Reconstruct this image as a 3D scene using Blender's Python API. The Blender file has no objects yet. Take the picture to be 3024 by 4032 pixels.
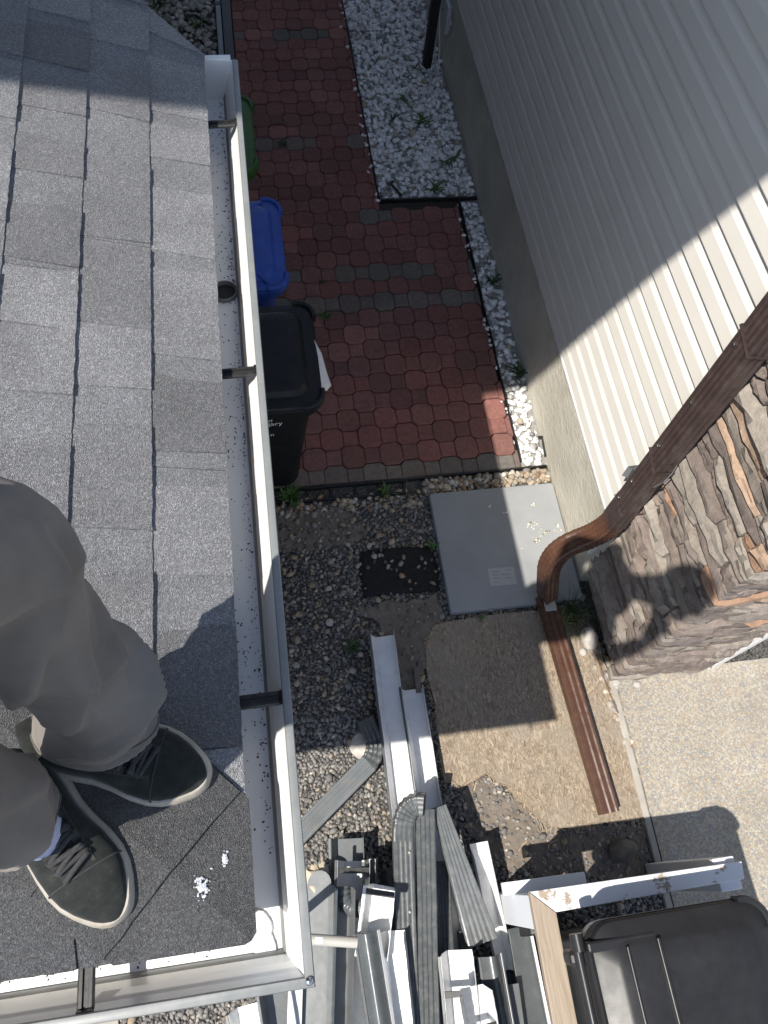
import bpy, bmesh, math, random
import numpy as np
from mathutils import Vector, Matrix, noise
random.seed(7); RNG = np.random.default_rng(7)
S = bpy.context.scene; COL = S.collection
PI = math.pi

# ------------------------------------------------------------------ camera
CAM_H = 4.0; FPX = 3020.0; PW, PH = 3024.0, 4032.0
_t, _r, _y = 0.454942, -0.078592, -0.101613
ROT = (Matrix.Rotation(_y, 3, 'Z') @ Matrix.Rotation(_t, 3, 'X') @ Matrix.Rotation(_r, 3, 'Y'))
cam = bpy.data.objects.new('camera', bpy.data.cameras.new('camera'))
COL.objects.link(cam)
cam.matrix_world = Matrix.Translation((0, 0, CAM_H)) @ ROT.to_4x4()
cam.data.sensor_fit = 'HORIZONTAL'; cam.data.sensor_width = 36.0
cam.data.lens = 36.0 * FPX / PW
cam.data.clip_start = 0.01; cam.data.clip_end = 500
S.camera = cam

# ------------------------------------------------------------------ light
SUN = Vector((1.32, 0.76, -2.59)).normalized()
w = bpy.data.worlds.new('World'); S.world = w; w.use_nodes = True
nt = w.node_tree; bg = nt.nodes['Background']
sky = nt.nodes.new('ShaderNodeTexSky'); sky.sky_type = 'NISHITA'; sky.sun_disc = False
sky.sun_elevation = math.asin(-SUN.z); sky.sun_rotation = math.atan2(-SUN.x, -SUN.y)
sky.altitude = 1000; sky.air_density = 1.0; sky.dust_density = 0.6
hs = nt.nodes.new('ShaderNodeHueSaturation'); hs.inputs['Saturation'].default_value = .74
nt.links.new(sky.outputs[0], hs.inputs['Color']); nt.links.new(hs.outputs[0], bg.inputs[0]); bg.inputs[1].default_value = 0.118
sl = bpy.data.lights.new('sun', 'SUN'); sl.energy = 3.9; sl.angle = math.radians(0.53); sl.color = (1.0, 0.945, 0.86)
sun = bpy.data.objects.new('sun', sl); COL.objects.link(sun)
sun.rotation_euler = SUN.to_track_quat('-Z', 'Y').to_euler(); sun.location = (-6, -4, 14)
S.view_settings.view_transform = 'Standard'; S.view_settings.look = 'None'
S.view_settings.exposure = 0.74; S.view_settings.gamma = 1.0; S.view_settings.use_curve_mapping = False

# ------------------------------------------------------------------ helpers
KPX = PW / 1659.0
def G(u, v, z=0.0):
    """point at height z seen along a sight line (1659-wide sketch units)"""
    d = ROT @ Vector((u * KPX - PW / 2, PH / 2 - v * KPX, -FPX))
    t = (z - CAM_H) / d.z
    return Vector((d.x * t, d.y * t, z))

class MB:
    def __init__(s): s.v = []; s.f = []
    def add(s, vs, fs):
        b = len(s.v); s.v += [tuple(p) for p in vs]; s.f += [tuple(i + b for i in f) for f in fs]
    def box(s, a, b):
        x0, y0, z0 = a; x1, y1, z1 = b
        s.add([(x0, y0, z0), (x1, y0, z0), (x1, y1, z0), (x0, y1, z0), (x0, y0, z1), (x1, y0, z1), (x1, y1, z1), (x0, y1, z1)],
              [(0, 3, 2, 1), (4, 5, 6, 7), (0, 1, 5, 4), (1, 2, 6, 5), (2, 3, 7, 6), (3, 0, 4, 7)])
    def obox(s, c, ax, ay, az, h):
        c = Vector(c); X, Y, Z = Vector(ax) * h[0], Vector(ay) * h[1], Vector(az) * h[2]
        vs = [c + X * i + Y * j + Z * k for k in (-1, 1) for (i, j) in ((-1, -1), (1, -1), (1, 1), (-1, 1))]
        s.add(vs, [(0, 3, 2, 1), (4, 5, 6, 7), (0, 1, 5, 4), (1, 2, 6, 5), (2, 3, 7, 6), (3, 0, 4, 7)])
    def beam(s, p, q, wid, hei, up=(0, 0, 1)):
        p, q = Vector(p), Vector(q); t = (q - p); L = t.length; t.normalize()
        u = Vector(up); sd = t.cross(u).normalized(); u = sd.cross(t)
        s.obox((p + q) / 2, t, sd, u, (L / 2, wid / 2, hei / 2))
    def prism(s, poly, z0, z1, inset=0.0, chz=0.0):
        """vertical prism over a convex-ish outline; optional chamfered top"""
        n = len(poly); c = Vector((sum(p[0] for p in poly) / n, sum(p[1] for p in poly) / n))
        b = [(p[0], p[1], z0) for p in poly]
        if inset > 0:
            m = [(p[0], p[1], z1 - chz) for p in poly]
            tp = []
            for p in poly:
                d = Vector((p[0], p[1])) - c; l = d.length
                d = d * (max(l - inset, 0) / l) if l else d
                tp.append((c.x + d.x, c.y + d.y, z1))
            s.add(b + m + tp, [tuple(reversed(range(n))), tuple(range(2 * n, 3 * n))] +
                  [(i, (i + 1) % n, n + (i + 1) % n, n + i) for i in range(n)] +
                  [(n + i, n + (i + 1) % n, 2 * n + (i + 1) % n, 2 * n + i) for i in range(n)])
        else:
            s.add(b + [(p[0], p[1], z1) for p in poly], [tuple(reversed(range(n))), tuple(range(n, 2 * n))] +
                  [(i, (i + 1) % n, n + (i + 1) % n, n + i) for i in range(n)])
    def rings(s, rings, closed=True, cap=True):
        n = len(rings[0]); b = len(s.v)
        for r in rings: s.v += [tuple(p) for p in r]
        for k in range(len(rings) - 1):
            for i in range(n if closed else n - 1):
                j = (i + 1) % n
                s.f.append((b + k * n + i, b + k * n + j, b + (k + 1) * n + j, b + (k + 1) * n + i))
        if cap and closed:
            s.f.append(tuple(b + i for i in reversed(range(n))))
            s.f.append(tuple(b + (len(rings) - 1) * n + i for i in range(n)))
    def sweep(s, prof, path, up=(0, 0, 1), closed=True, cap=True, scale=None):
        path = [Vector(p) for p in path]; R = []; U = Vector(up)
        for k, p in enumerate(path):
            t = (path[min(k + 1, len(path) - 1)] - path[max(k - 1, 0)]).normalized()
            u = U - t * U.dot(t)
            if u.length < 1e-4: u = Vector((1, 0, 0)) - t * t.x
            u.normalize(); U = u
            sd = t.cross(u)
            sc = scale[k] if scale else (1, 1)
            if not isinstance(sc, tuple): sc = (sc, sc)
            R.append([p + sd * (a * sc[0]) + u * (b * sc[1]) for a, b in prof])
        s.rings(R, closed, cap)
    def tube(s, path, r, n=8, taper=None):
        prof = [(math.cos(2 * PI * i / n) * r, math.sin(2 * PI * i / n) * r) for i in range(n)]
        s.sweep(prof, path, scale=taper, up=(0.13, 0.21, 0.97))
    def lathe(s, c, prof, n=20):
        c = Vector(c)
        s.rings([[c + Vector((r * math.cos(2 * PI * i / n), r * math.sin(2 * PI * i / n), z)) for i in range(n)] for r, z in prof])
    def build(s, name, mat, parent=None, smooth=False, bevel=0.0, kind=None, local=False, attr=None, seg=2, angle=35):
        me = bpy.data.meshes.new(name); me.from_pydata(s.v, [], s.f); me.update()
        bm = bmesh.new(); bm.from_mesh(me)
        if not attr: bmesh.ops.recalc_face_normals(bm, faces=bm.faces)
        bm.to_mesh(me); bm.free()
        o = bpy.data.objects.new(name, me); COL.objects.link(o)
        if mat: me.materials.append(mat)
        if smooth: me.polygons.foreach_set('use_smooth', [True] * len(me.polygons))
        if attr is not None:
            ca = me.color_attributes.new('tone', 'FLOAT_COLOR', 'POINT'); ca.data.foreach_set('color', np.asarray(attr, dtype=np.float32).ravel())
        if parent:
            o.parent = parent
            if not local: o.matrix_parent_inverse = Matrix.Translation(parent.location).inverted()
        if bevel:
            m = o.modifiers.new('bevel', 'BEVEL'); m.width = bevel; m.segments = seg; m.limit_method = 'ANGLE'; m.angle_limit = math.radians(angle)
        if kind: o['kind'] = kind
        return o

def tag(o, label, cat, group=None):
    o['label'] = label; o['category'] = cat
    if group: o['group'] = group
    return o
def thing(name, label, cat, loc=(0, 0, 0), group=None):
    o = bpy.data.objects.new(name, None); COL.objects.link(o); o.location = loc; o.empty_display_size = 0.1
    return tag(o, label, cat, group)
def smooth_by_angle(o, deg=35):
    me = o.data
    me.polygons.foreach_set('use_smooth', [True] * len(me.polygons))
    bm = bmesh.new(); bm.from_mesh(me)
    for e in bm.edges:
        if len(e.link_faces) == 2 and e.calc_face_angle(0) > math.radians(deg): e.smooth = False
    bm.to_mesh(me); bm.free()
    return o
def rrect(x0, y0, x1, y1, r, n=5):
    pts = []
    for cx, cy, a in ((x1 - r, y1 - r, 0), (x0 + r, y1 - r, 90), (x0 + r, y0 + r, 180), (x1 - r, y0 + r, 270)):
        for i in range(n + 1):
            t = math.radians(a + 90 * i / n); pts.append((cx + r * math.cos(t), cy + r * math.sin(t)))
    return pts
def clip(poly, a, b, c):
    """keep a*x+b*y<=c"""
    out = []
    for i, p in enumerate(poly):
        q = poly[(i + 1) % len(poly)]
        fp, fq = a * p[0] + b * p[1] - c, a * q[0] + b * q[1] - c
        if fp <= 0: out.append(p)
        if (fp < 0) != (fq < 0) and abs(fp - fq) > 1e-9:
            t = fp / (fp - fq); out.append((p[0] + (q[0] - p[0]) * t, p[1] + (q[1] - p[1]) * t))
    return out
def area(p): return abs(sum(p[i][0] * p[(i + 1) % len(p)][1] - p[(i + 1) % len(p)][0] * p[i][1] for i in range(len(p)))) / 2

# ------------------------------------------------------------------ materials
def lin(c): return tuple(c) + (1,) if len(c) == 3 else c
class N:
    def __init__(s, name):
        s.m = bpy.data.materials.new(name); s.m.use_nodes = True; s.t = s.m.node_tree
        s.b = s.t.nodes['Principled BSDF']
    def new(s, t, **k):
        n = s.t.nodes.new(t)
        for a, v in k.items(): setattr(n, a, v)
        return n
    def l(s, a, b): s.t.links.new(a, b)
    def pos(s, src='pos'):
        if src == 'pos': return s.new('ShaderNodeNewGeometry').outputs['Position']
        return s.new('ShaderNodeTexCoord').outputs['Object']
    def noise(s, scale, detail=3, rough=.55, vec=None, dist=0):
        n = s.new('ShaderNodeTexNoise'); n.inputs['Scale'].default_value = scale; n.inputs['Detail'].default_value = detail
        n.inputs['Roughness'].default_value = rough; n.inputs['Distortion'].default_value = dist
        s.l(vec if vec is not None else s.pos(), n.inputs['Vector']); return n.outputs['Fac']
    def vor(s, scale, vec=None, feature='F1', rnd=1):
        n = s.new('ShaderNodeTexVoronoi', feature=feature); n.inputs['Scale'].default_value = scale; n.inputs['Randomness'].default_value = rnd
        s.l(vec if vec is not None else s.pos(), n.inputs['Vector']); return n
    def ramp(s, fac, stops, interp='LINEAR'):
        n = s.new('ShaderNodeValToRGB'); e = n.color_ramp.elements; n.color_ramp.interpolation = interp
        while len(e) < len(stops): e.new(.5)
        for i, (p, c) in enumerate(stops):
            e[i].position = p; e[i].color = lin(c) if not isinstance(c, (int, float)) else (c, c, c, 1)
        s.l(fac, n.inputs[0]); return n.outputs[0]
    def mix(s, fac, a, b, mode='MIX'):
        n = s.new('ShaderNodeMix', data_type='RGBA', blend_type=mode)
        for sock, val in ((n.inputs[0], fac), (n.inputs[6], a), (n.inputs[7], b)):
            if isinstance(val, (int, float)): sock.default_value = val if sock == n.inputs[0] else (val, val, val, 1)
            elif isinstance(val, tuple): sock.default_value = lin(val)
            else: s.l(val, sock)
        return n.outputs[2]
    def math(s, op, a, b=0.5):
        n = s.new('ShaderNodeMath', operation=op)
        for i, v in enumerate((a, b)):
            if isinstance(v, (int, float)): n.inputs[i].default_value = v
            else: s.l(v, n.inputs[i])
        return n.outputs[0]
    def mapping(s, vec, scale=(1, 1, 1), rot=(0, 0, 0)):
        n = s.new('ShaderNodeMapping'); n.inputs['Scale'].default_value = scale; n.inputs['Rotation'].default_value = rot
        s.l(vec, n.inputs[0]); return n.outputs[0]
    def bump(s, h, strength=.3, dist=.002):
        n = s.new('ShaderNodeBump'); n.inputs['Strength'].default_value = strength; n.inputs['Distance'].default_value = dist
        s.l(h, n.inputs['Height'])
        s.l(n.outputs[0], s.b.inputs['Normal'])
    def out(s, col=None, rough=.6, metal=0, spec=.5, coat=0):
        if col is not None:
            if isinstance(col, tuple): s.b.inputs['Base Color'].default_value = lin(col)
            else: s.l(col, s.b.inputs['Base Color'])
        if isinstance(rough, (int, float)): s.b.inputs['Roughness'].default_value = rough
        else: s.l(rough, s.b.inputs['Roughness'])
        s.b.inputs['Metallic'].default_value = metal; s.b.inputs['Specular IOR Level'].default_value = spec
        s.b.inputs['Coat Weight'].default_value = coat
        return s.m
def basic(name, col, rough=.55, var=.2, scale=25, metal=0, spec=.5, bump=.0, bscale=150, dirt=None, dscale=8, damt=.5, coat=0, bdist=.002):
    n = N(name); c = n.ramp(n.noise(scale), [(.25, tuple(x * (1 - var) for x in col)), (.75, tuple(min(x * (1 + var), .95) for x in col))])
    if dirt:
        f = n.ramp(n.noise(dscale, 6, .7), [(.48, 0.0), (.72, damt)])
        c = n.mix(f, c, dirt)
    r = n.ramp(n.noise(scale * 2.3, 4), [(.3, max(rough - .1, .05)), (.7, min(rough + .1, 1))])
    if bump: n.bump(n.noise(bscale, 4, .6), bump, bdist)
    return n.out(c, r, metal, spec, coat)

def m_shingle():
    n = N('asphalt_granules')
    v = n.vor(560); v2 = n.vor(300)
    s1 = n.ramp(v.outputs['Color'], [(.05, (.11, .111, .116)), (.45, (.19, .192, .198)), (.8, (.28, .282, .288)), (.98, (.48, .48, .485))])
    s2 = n.ramp(v2.outputs['Color'], [(.1, .80), (.6, 1.0), (.92, 1.28)])
    c = n.mix(1.0, s1, s2, 'MULTIPLY')
    big = n.ramp(n.noise(5, 4, .6), [(.3, .86), (.7, 1.16)])
    c = n.mix(1.0, c, big, 'MULTIPLY')
    at = n.new('ShaderNodeVertexColor', layer_name='tone')
    c = n.mix(1.0, c, at.outputs[0], 'MULTIPLY')
    n.bump(v.outputs['Distance'], .9, .0025)
    return n.out(c, .5, 0, .55)
def m_attr(name, var=.25, scale=60, rough=.8, spec=.3, bump=.25, bscale=220):
    n = N(name); at = n.new('ShaderNodeVertexColor', layer_name='tone')
    c = n.mix(1.0, at.outputs[0], n.ramp(n.noise(scale, 4, .65), [(.25, 1 - var), (.75, 1 + var)]), 'MULTIPLY')
    n.bump(n.noise(bscale, 3), bump, .002)
    return n.out(c, rough, 0, spec)
def m_objcol(name, var=.3, scale=40, rough=.85, bump=.4, bscale=180, stain=None, bdist=.002, spec=.3):
    n = N(name); oi = n.new('ShaderNodeObjectInfo')
    c = n.mix(1.0, oi.outputs['Color'], n.ramp(n.noise(scale, 5, .65), [(.25, 1 - var), (.75, 1 + var)]), 'MULTIPLY')
    if stain: c = n.mix(n.ramp(n.noise(9, 6, .7), [(.5, 0.0), (.75, .45)]), c, stain)
    n.bump(n.noise(bscale, 5, .65), bump, bdist)
    return n.out(c, rough, 0, spec)
def m_aggregate():
    n = N('exposed_aggregate'); v = n.vor(112); ve = n.vor(112, feature='DISTANCE_TO_EDGE')
    col = n.ramp(n.math('FRACT', n.math('MULTIPLY', v.outputs['Color'], 7.31)),
                 [(.0, (.24, .245, .255)), (.12, (.32, .295, .26)), (.3, (.38, .335, .265)), (.5, (.43, .38, .305)), (.68, (.34, .265, .19)), (.8, (.465, .43, .36)), (.95, (.27, .28, .30))], 'CONSTANT')
    e = n.ramp(ve.outputs['Distance'], [(.02, 0.0), (.10, 1.0)])
    c = n.mix(e, (.36, .325, .27), col)
    c = n.mix(1.0, c, n.ramp(n.noise(3, 4), [(.3, .86), (.7, 1.1)]), 'MULTIPLY')
    n.bump(e, .5, .004)
    return n.out(c, .8, 0, .3)
def m_osb():
    n = N('weathered_strand_board'); p = n.pos()
    a = n.vor(1, n.mapping(p, (140, 44, 40), (0, 0, .35)))
    b = n.vor(1, n.mapping(p, (120, 38, 40), (0, 0, -.8)))
    c_ = n.vor(1, n.mapping(p, (130, 48, 40), (0, 0, 1.4)))
    pick = n.ramp(n.noise(14, 2), [(.44, 0.0), (.5, 1.0)])
    pick2 = n.ramp(n.noise(19, 2, vec=n.mapping(p, (1, 1, 1), (0, 0, 2))), [(.52, 0.0), (.57, 1.0)])
    f = n.mix(pick2, n.mix(pick, a.outputs['Color'], b.outputs['Color']), c_.outputs['Color'])
    g = n.math('FRACT', n.math('MULTIPLY', f, 5.7))
    col = n.ramp(g, [(0, (.19, .148, .11)), (.3, (.272, .215, .158)), (.6, (.325, .262, .192)), (.85, (.41, .34, .255)), (1, (.23, .19, .148))])
    fine = n.ramp(n.noise(1, 4, .7, n.mapping(p, (280, 110, 40), (0, 0, .2))), [(.3, .78), (.7, 1.18)])
    col = n.mix(1.0, col, fine, 'MULTIPLY')
    col = n.mix(n.ramp(n.noise(4.5, 5, .7), [(.45, 0.0), (.64, .6)]), col, (.285, .25, .205))
    col = n.mix(n.ramp(n.noise(7.5, 5, .7, n.mapping(p, (1, 1, 1), (0, 0, 1))), [(.55, 0.0), (.72, .6)]), col, (.13, .10, .075))
    n.bump(n.math('ADD', g, n.noise(120, 4)), .5, .003)
    return n.out(col, .9, 0, .2)
def m_wood():
    n = N('worn_painted_wood'); p = n.pos()
    g = n.noise(1, 5, .65, n.mapping(p, (120, 5, 60)), 1.0)
    wood = n.ramp(g, [(.25, (.30, .22, .15)), (.5, (.46, .36, .26)), (.75, (.56, .46, .35))])
    n.bump(g, .35, .003)
    return n.out(wood, .8, 0, .25), g
def m_paintwood(name, horizontal=True, cover=.62):
    n = N(name); p = n.pos(); sc = (5, 120, 60) if horizontal else (120, 5, 60)
    g = n.noise(1, 5, .65, n.mapping(p, sc), 1.0)
    wood = n.ramp(g, [(.25, (.22, .165, .12)), (.5, (.34, .275, .21)), (.75, (.42, .355, .28))])
    wear = n.ramp(n.math('ADD', n.noise(9, 6, .7), n.math('MULTIPLY', g, .25)), [(cover, 0.0), (cover + .03, 1.0)])
    c = n.mix(wear, (.74, .76, .79), wood)
    n.bump(n.math('ADD', g, n.math('MULTIPLY', wear, -.6)), .3, .002)
    return n.out(c, .55, 0, .4)
def m_foundation():
    n = N('parged_concrete'); p = n.pos()
    st = n.noise(1, 6, .7, n.mapping(p, (30, 9, 26)), 1.2)
    c = n.ramp(n.noise(5, 6, .7), [(.25, (.46, .435, .365)), (.55, (.60, .57, .485)), (.8, (.70, .665, .57))])
    c = n.mix(n.ramp(n.noise(2.5, 4), [(.5, 0.0), (.75, .5)]), c, (.27, .265, .215))
    n.bump(st, .9, .012)
    return n.out(c, .9, 0, .2)
def m_siding():
    n = N('cream_vinyl'); p = n.pos()
    g = n.noise(1, 4, .6, n.mapping(p, (60, 2.5, 160)), .6)
    c = n.ramp(n.noise(2.2, 4), [(.3, (.76, .73, .665)), (.7, (.82, .79, .73))])
    c = n.mix(n.ramp(n.noise(26, 6, .75), [(.66, 0.0), (.8, .35)]), c, (.45, .41, .34))
    n.bump(g, .12, .002)
    return n.out(c, .42, 0, .4)
def m_ground():
    n = N('dark_soil_gravel'); v = n.vor(85)
    c = n.ramp(v.outputs['Color'], [(.1, (.035, .034, .034)), (.5, (.085, .082, .08)), (.85, (.15, .14, .13))])
    c = n.mix(n.ramp(n.noise(3.2, 5, .65), [(.45, 0.0), (.62, .85)]), c, (.115, .095, .075))
    n.bump(v.outputs['Distance'], .8, .012)
    return n.out(c, .95, 0, .2)
def m_cloth():
    n = N('grey_work_trouser_cotton'); p = n.pos()
    wv = n.noise(1, 2, .5, n.mapping(p, (900, 900, 260)))
    c = n.ramp(n.noise(7, 5, .65), [(.25, (.145, .131, .119)), (.75, (.245, .222, .202))])
    c = n.mix(n.ramp(n.noise(38, 4, .7), [(.6, 0.0), (.85, .3)]), c, (.19, .175, .16))
    n.bump(wv, .25, .001)
    m = n.out(c, .95, 0, .1)
    n.b.inputs['Sheen Weight'].default_value = .2; n.b.inputs['Sheen Roughness'].default_value = .4; n.b.inputs['Sheen Tint'].default_value = (.8, .74, .68, 1)
    return m
def m_suede():
    n = N('dark_suede'); 
    c = n.ramp(n.noise(24, 6, .72), [(.25, (.014, .016, .015)), (.55, (.030, .033, .031)), (.8, (.066, .068, .062))])
    n.bump(n.noise(700, 3), .5, .001)
    m = n.out(c, .95, 0, .1); n.b.inputs['Sheen Weight'].default_value = .35; n.b.inputs['Sheen Roughness'].default_value = .35
    return m
def m_slab():
    n = N('grey_composite'); c = n.ramp(n.noise(3.5, 4, .6), [(.3, (.255, .265, .27)), (.7, (.315, .323, .328))])
    c = n.mix(n.ramp(n.noise(85, 5, .8), [(.70, 0.0), (.76, .55)]), c, (.58, .58, .56))
    c = n.mix(n.ramp(n.noise(11, 6, .8, n.mapping(n.pos(), (1, 1, 1), (0, 0, 1))), [(.62, 0.0), (.78, .35)]), c, (.40, .34, .27))
    n.bump(n.noise(220, 3), .12, .001)
    return n.out(c, .6, 0, .4)
def m_gutter_white():
    n = N('white_gutter_enamel'); p = n.pos()
    c = n.ramp(n.noise(6, 4), [(.3, (.86, .87, .86)), (.7, (.90, .905, .895))])
    c = n.mix(n.ramp(n.noise(30, 7, .8), [(.64, 0.0), (.82, .32)]), c, (.52, .48, .34))
    c = n.mix(n.ramp(n.noise(240, 3, .8), [(.73, 0.0), (.76, .7)]), c, (.10, .095, .085))
    return n.out(c, .32, 0, .5)
def m_bin(name, col, rough=.4, wear=1.0):
    n = N(name)
    c = n.ramp(n.noise(9, 6, .7), [(.3, tuple(x * .85 for x in col)), (.75, tuple(x * 1.25 + .003 for x in col))])
    sc = n.noise(1, 3, .6, n.mapping(n.pos(), (160, 26, 90), (0, 0, .5)))
    c = n.mix(n.ramp(sc, [(.72, 0.0), (.80, .3 * wear)]), c, tuple(min(x * 1.6 + .05, .6) for x in col))
    c = n.mix(n.ramp(n.noise(150, 6, .8), [(.70, 0.0), (.8, .18)]), c, (.20, .19, .17))
    n.bump(n.noise(420, 3), .15, .001)
    return n.out(c, n.ramp(n.noise(30, 4), [(.3, rough - .08 * wear), (.7, rough + .12 * wear)]), 0, .35)

MT = dict(
    shingle=m_shingle(), aggregate=m_aggregate(), osb=m_osb(), foundation=m_foundation(), siding=m_siding(), ground=m_ground(),
    cloth=m_cloth(), suede=m_suede(), slab=m_slab(), gutter_white=m_gutter_white(),
    rock=m_attr('white_marble_chip'), gravel=m_attr('gravel_stone', rough=.85), litter=m_attr('shed_granule'),
    paver=m_objcol('paver_concrete', .32, 38, .9, .6, 220, stain=(.085, .07, .065)),
    ledge=m_objcol('ledge_stone', .30, 22, .9, .9, 75, bdist=.006),
    gutter_grey=basic('pewter_gutter_paint', (.205, .215, .215), .38, .08, 12, spec=.5, dirt=(.40, .40, .38), dscale=28, damt=.2),
    zinc=basic('grey_trim_paint', (.15, .162, .168), .35, .12, 9, spec=.5, dirt=(.22, .2, .17), dscale=14, damt=.5),
    white=basic('white_trim_enamel', (.76, .765, .76), .35, .05, 8, spec=.5, dirt=(.44, .41, .35), dscale=18, damt=.45),
    cleanwhite=basic('new_white_enamel', (.78, .785, .79), .3, .04, 8, spec=.5, dirt=(.55, .54, .52), dscale=22, damt=.3),
    darkgrey=basic('dark_grey_enamel', (.085, .095, .10), .33, .12, 14, spec=.5, dirt=(.2, .2, .19), dscale=22, damt=.25),
    spout=basic('charcoal_downspout_enamel', (.068, .075, .077), .34, .1, 12, spec=.5, dirt=(.28, .27, .25), dscale=30, damt=.3),
    spoutlight=basic('scratched_charcoal_enamel', (.125, .133, .137), .33, .14, 14, spec=.5, dirt=(.3, .3, .3), dscale=26, damt=.35),
    brown=basic('brown_downspout_enamel', (.088, .043, .028), .27, .1, 10, spec=.5, dirt=(.14, .085, .06), dscale=24, damt=.4),
    brownpale=basic('faded_brown_enamel', (.062, .043, .040), .36, .12, 10, spec=.5, dirt=(.16, .12, .11), dscale=20, damt=.35),
    black=basic('black_plastic', (.012, .012, .013), .5, .3, 40, bump=.1), blackmetal=basic('black_bracket_paint', (.022, .022, .022), .4, .3, 60, dirt=(.09, .085, .08), dscale=30, damt=.4),
    binblack_shade=m_bin('shaded_black_cart_plastic', (.009, .009, .010), .5), binblack_lit=m_bin('sunlit_black_cart_plastic', (.017, .017, .0185), .36, .3), binblue=m_bin('blue_cart_plastic', (.028, .08, .37), .45), bingreen=m_bin('green_cart_plastic', (.035, .10, .022), .5),  # two blacks for one cart plastic: shade and sunlight put into the colour
    rubber=basic('torn_black_fabric', (.010, .010, .011), .8, .4, 60, bump=.8, bscale=90, bdist=.01),
    concrete=basic('old_dirty_concrete', (.15, .135, .115), .9, .3, 14, bump=.5, bscale=60, dirt=(.075, .062, .05), dscale=6, damt=.8),
    drive=basic('plain_concrete', (.37, .35, .31), .9, .15, 9, bump=.4, bscale=150, dirt=(.24, .22, .19), dscale=4, damt=.5),
    soil=basic('dusty_brown_soil', (.185, .155, .125), .95, .25, 18, bump=.9, bscale=70, dirt=(.10, .09, .08), dscale=30, damt=.7, bdist=.006),
    rockbase=basic('crushed_marble_fines', (.26, .25, .235), .95, .4, 70, bump=.8, bscale=120),
    sand=basic('path_bedding_sand', (.05, .042, .036), .95, .3, 60, bump=.5, bscale=200),
    sole=basic('worn_white_sole', (.42, .385, .33), .6, .12, 30, dirt=(.30, .25, .18), dscale=22, damt=.75, bump=.2, bscale=300),
    lace=basic('black_lace', (.04, .04, .042), .9, .3, 200, bump=.4, bscale=900), eyelet=basic('dark_suede_band', (.035, .037, .034), .95, .3, 60, bump=.5, bscale=600),
    seam=basic('trouser_seam_thread', (.115, .104, .095), .95, .2, 200),
    sock=basic('pale_blue_sock', (.50, .53, .72), .95, .08, 200, bump=.4, bscale=700),
    skin=basic('skin', (.48, .30, .22), .55, .1, 30), jacket=basic('dark_jacket_cloth', (.03, .032, .04), .9, .3, 30, bump=.3), hair=basic('brown_hair', (.04, .025, .015), .6, .3, 200, bump=.6, bscale=400),
    pvc=basic('weathered_pvc', (.42, .405, .37), .55, .12, 30, dirt=(.30, .27, .22), dscale=30, damt=.6),
    cream=basic('crumpled_cream_paper', (.55, .48, .36), .85, .18, 22, bump=.6, bscale=70, dirt=(.30, .22, .14), dscale=14, damt=.6),
    palestone=basic('pale_round_stone', (.44, .41, .37), .8, .2, 40, bump=.4, bscale=110, dirt=(.30, .25, .21), dscale=22, damt=.6),
    leaf=basic('weed_leaf', (.055, .115, .022), .6, .35, 50), leafdark=basic('dark_weed_leaf', (.028, .062, .018), .6, .35, 50), straw=basic('pale_grass_blade', (.17, .19, .055), .7, .3, 60),
    cablew=basic('white_cable_sheath', (.55, .55, .53), .5, .1, 50), cableb=basic('dark_cable_sheath', (.03, .028, .026), .5, .2, 50),
    boxgrey=basic('pale_grey_box_plastic', (.42, .43, .45), .5, .08, 20), paper=basic('white_plastic_bag', (.74, .74, .76), .5, .05, 40, bump=.5, bscale=60),
    textw=basic('white_print', (.72, .72, .72), .6, .03, 30), strand=m_attr('loose_wood_strand', rough=.9), sealant=basic('white_sealant', (.74, .75, .75), .35, .08, 40, bump=.5, bscale=60, bdist=.004, dirt=(.45, .46, .46), dscale=16, damt=.5),
    chalk=basic('white_dropping', (.62, .64, .68), .9, .15, 200, bump=.4, bscale=400), steel=basic('bright_steel', (.62, .62, .62), .2, .05, 40, metal=1.0),
    housedark=basic('dark_house_siding', (.05, .05, .055), .6, .1, 12), housebase=basic('beige_house_parging', (.33, .29, .23), .9, .15, 12, bump=.4), soffit=basic('white_soffit', (.7, .7, .68), .5, .04, 10),
    label=basic('faded_label', (.40, .405, .40), .5, .05, 40), labelink=basic('faded_label_ink', (.27, .275, .275), .6, .05, 40), twig=basic('dry_twig', (.16, .11, .07), .9, .3, 60), phone=basic('black_phone_glass', (.01, .01, .011), .15, .1, 30),
    table_h=m_paintwood('white_worn_board', True, .70), table_v=m_paintwood('bare_worn_board', False, .44), table_p=m_paintwood('painted_apron', False, .84), deck=basic('roof_deck_ply', (.2, .15, .1), .9),
)

# ------------------------------------------------------------------ setting: ground sheets
def sheet(name, poly, z, mat, kind='structure', thick=None):
    b = MB()
    if thick: b.prism(poly, z - thick, z)
    else: b.add([(x, y, z) for x, y in poly], [tuple(range(len(poly)))])
    o = b.build(name, mat); o['kind'] = kind; return o
sheet('ground', [(-60, -60), (60, -60), (60, 60), (-60, 60)], 0, MT['ground'])

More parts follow.
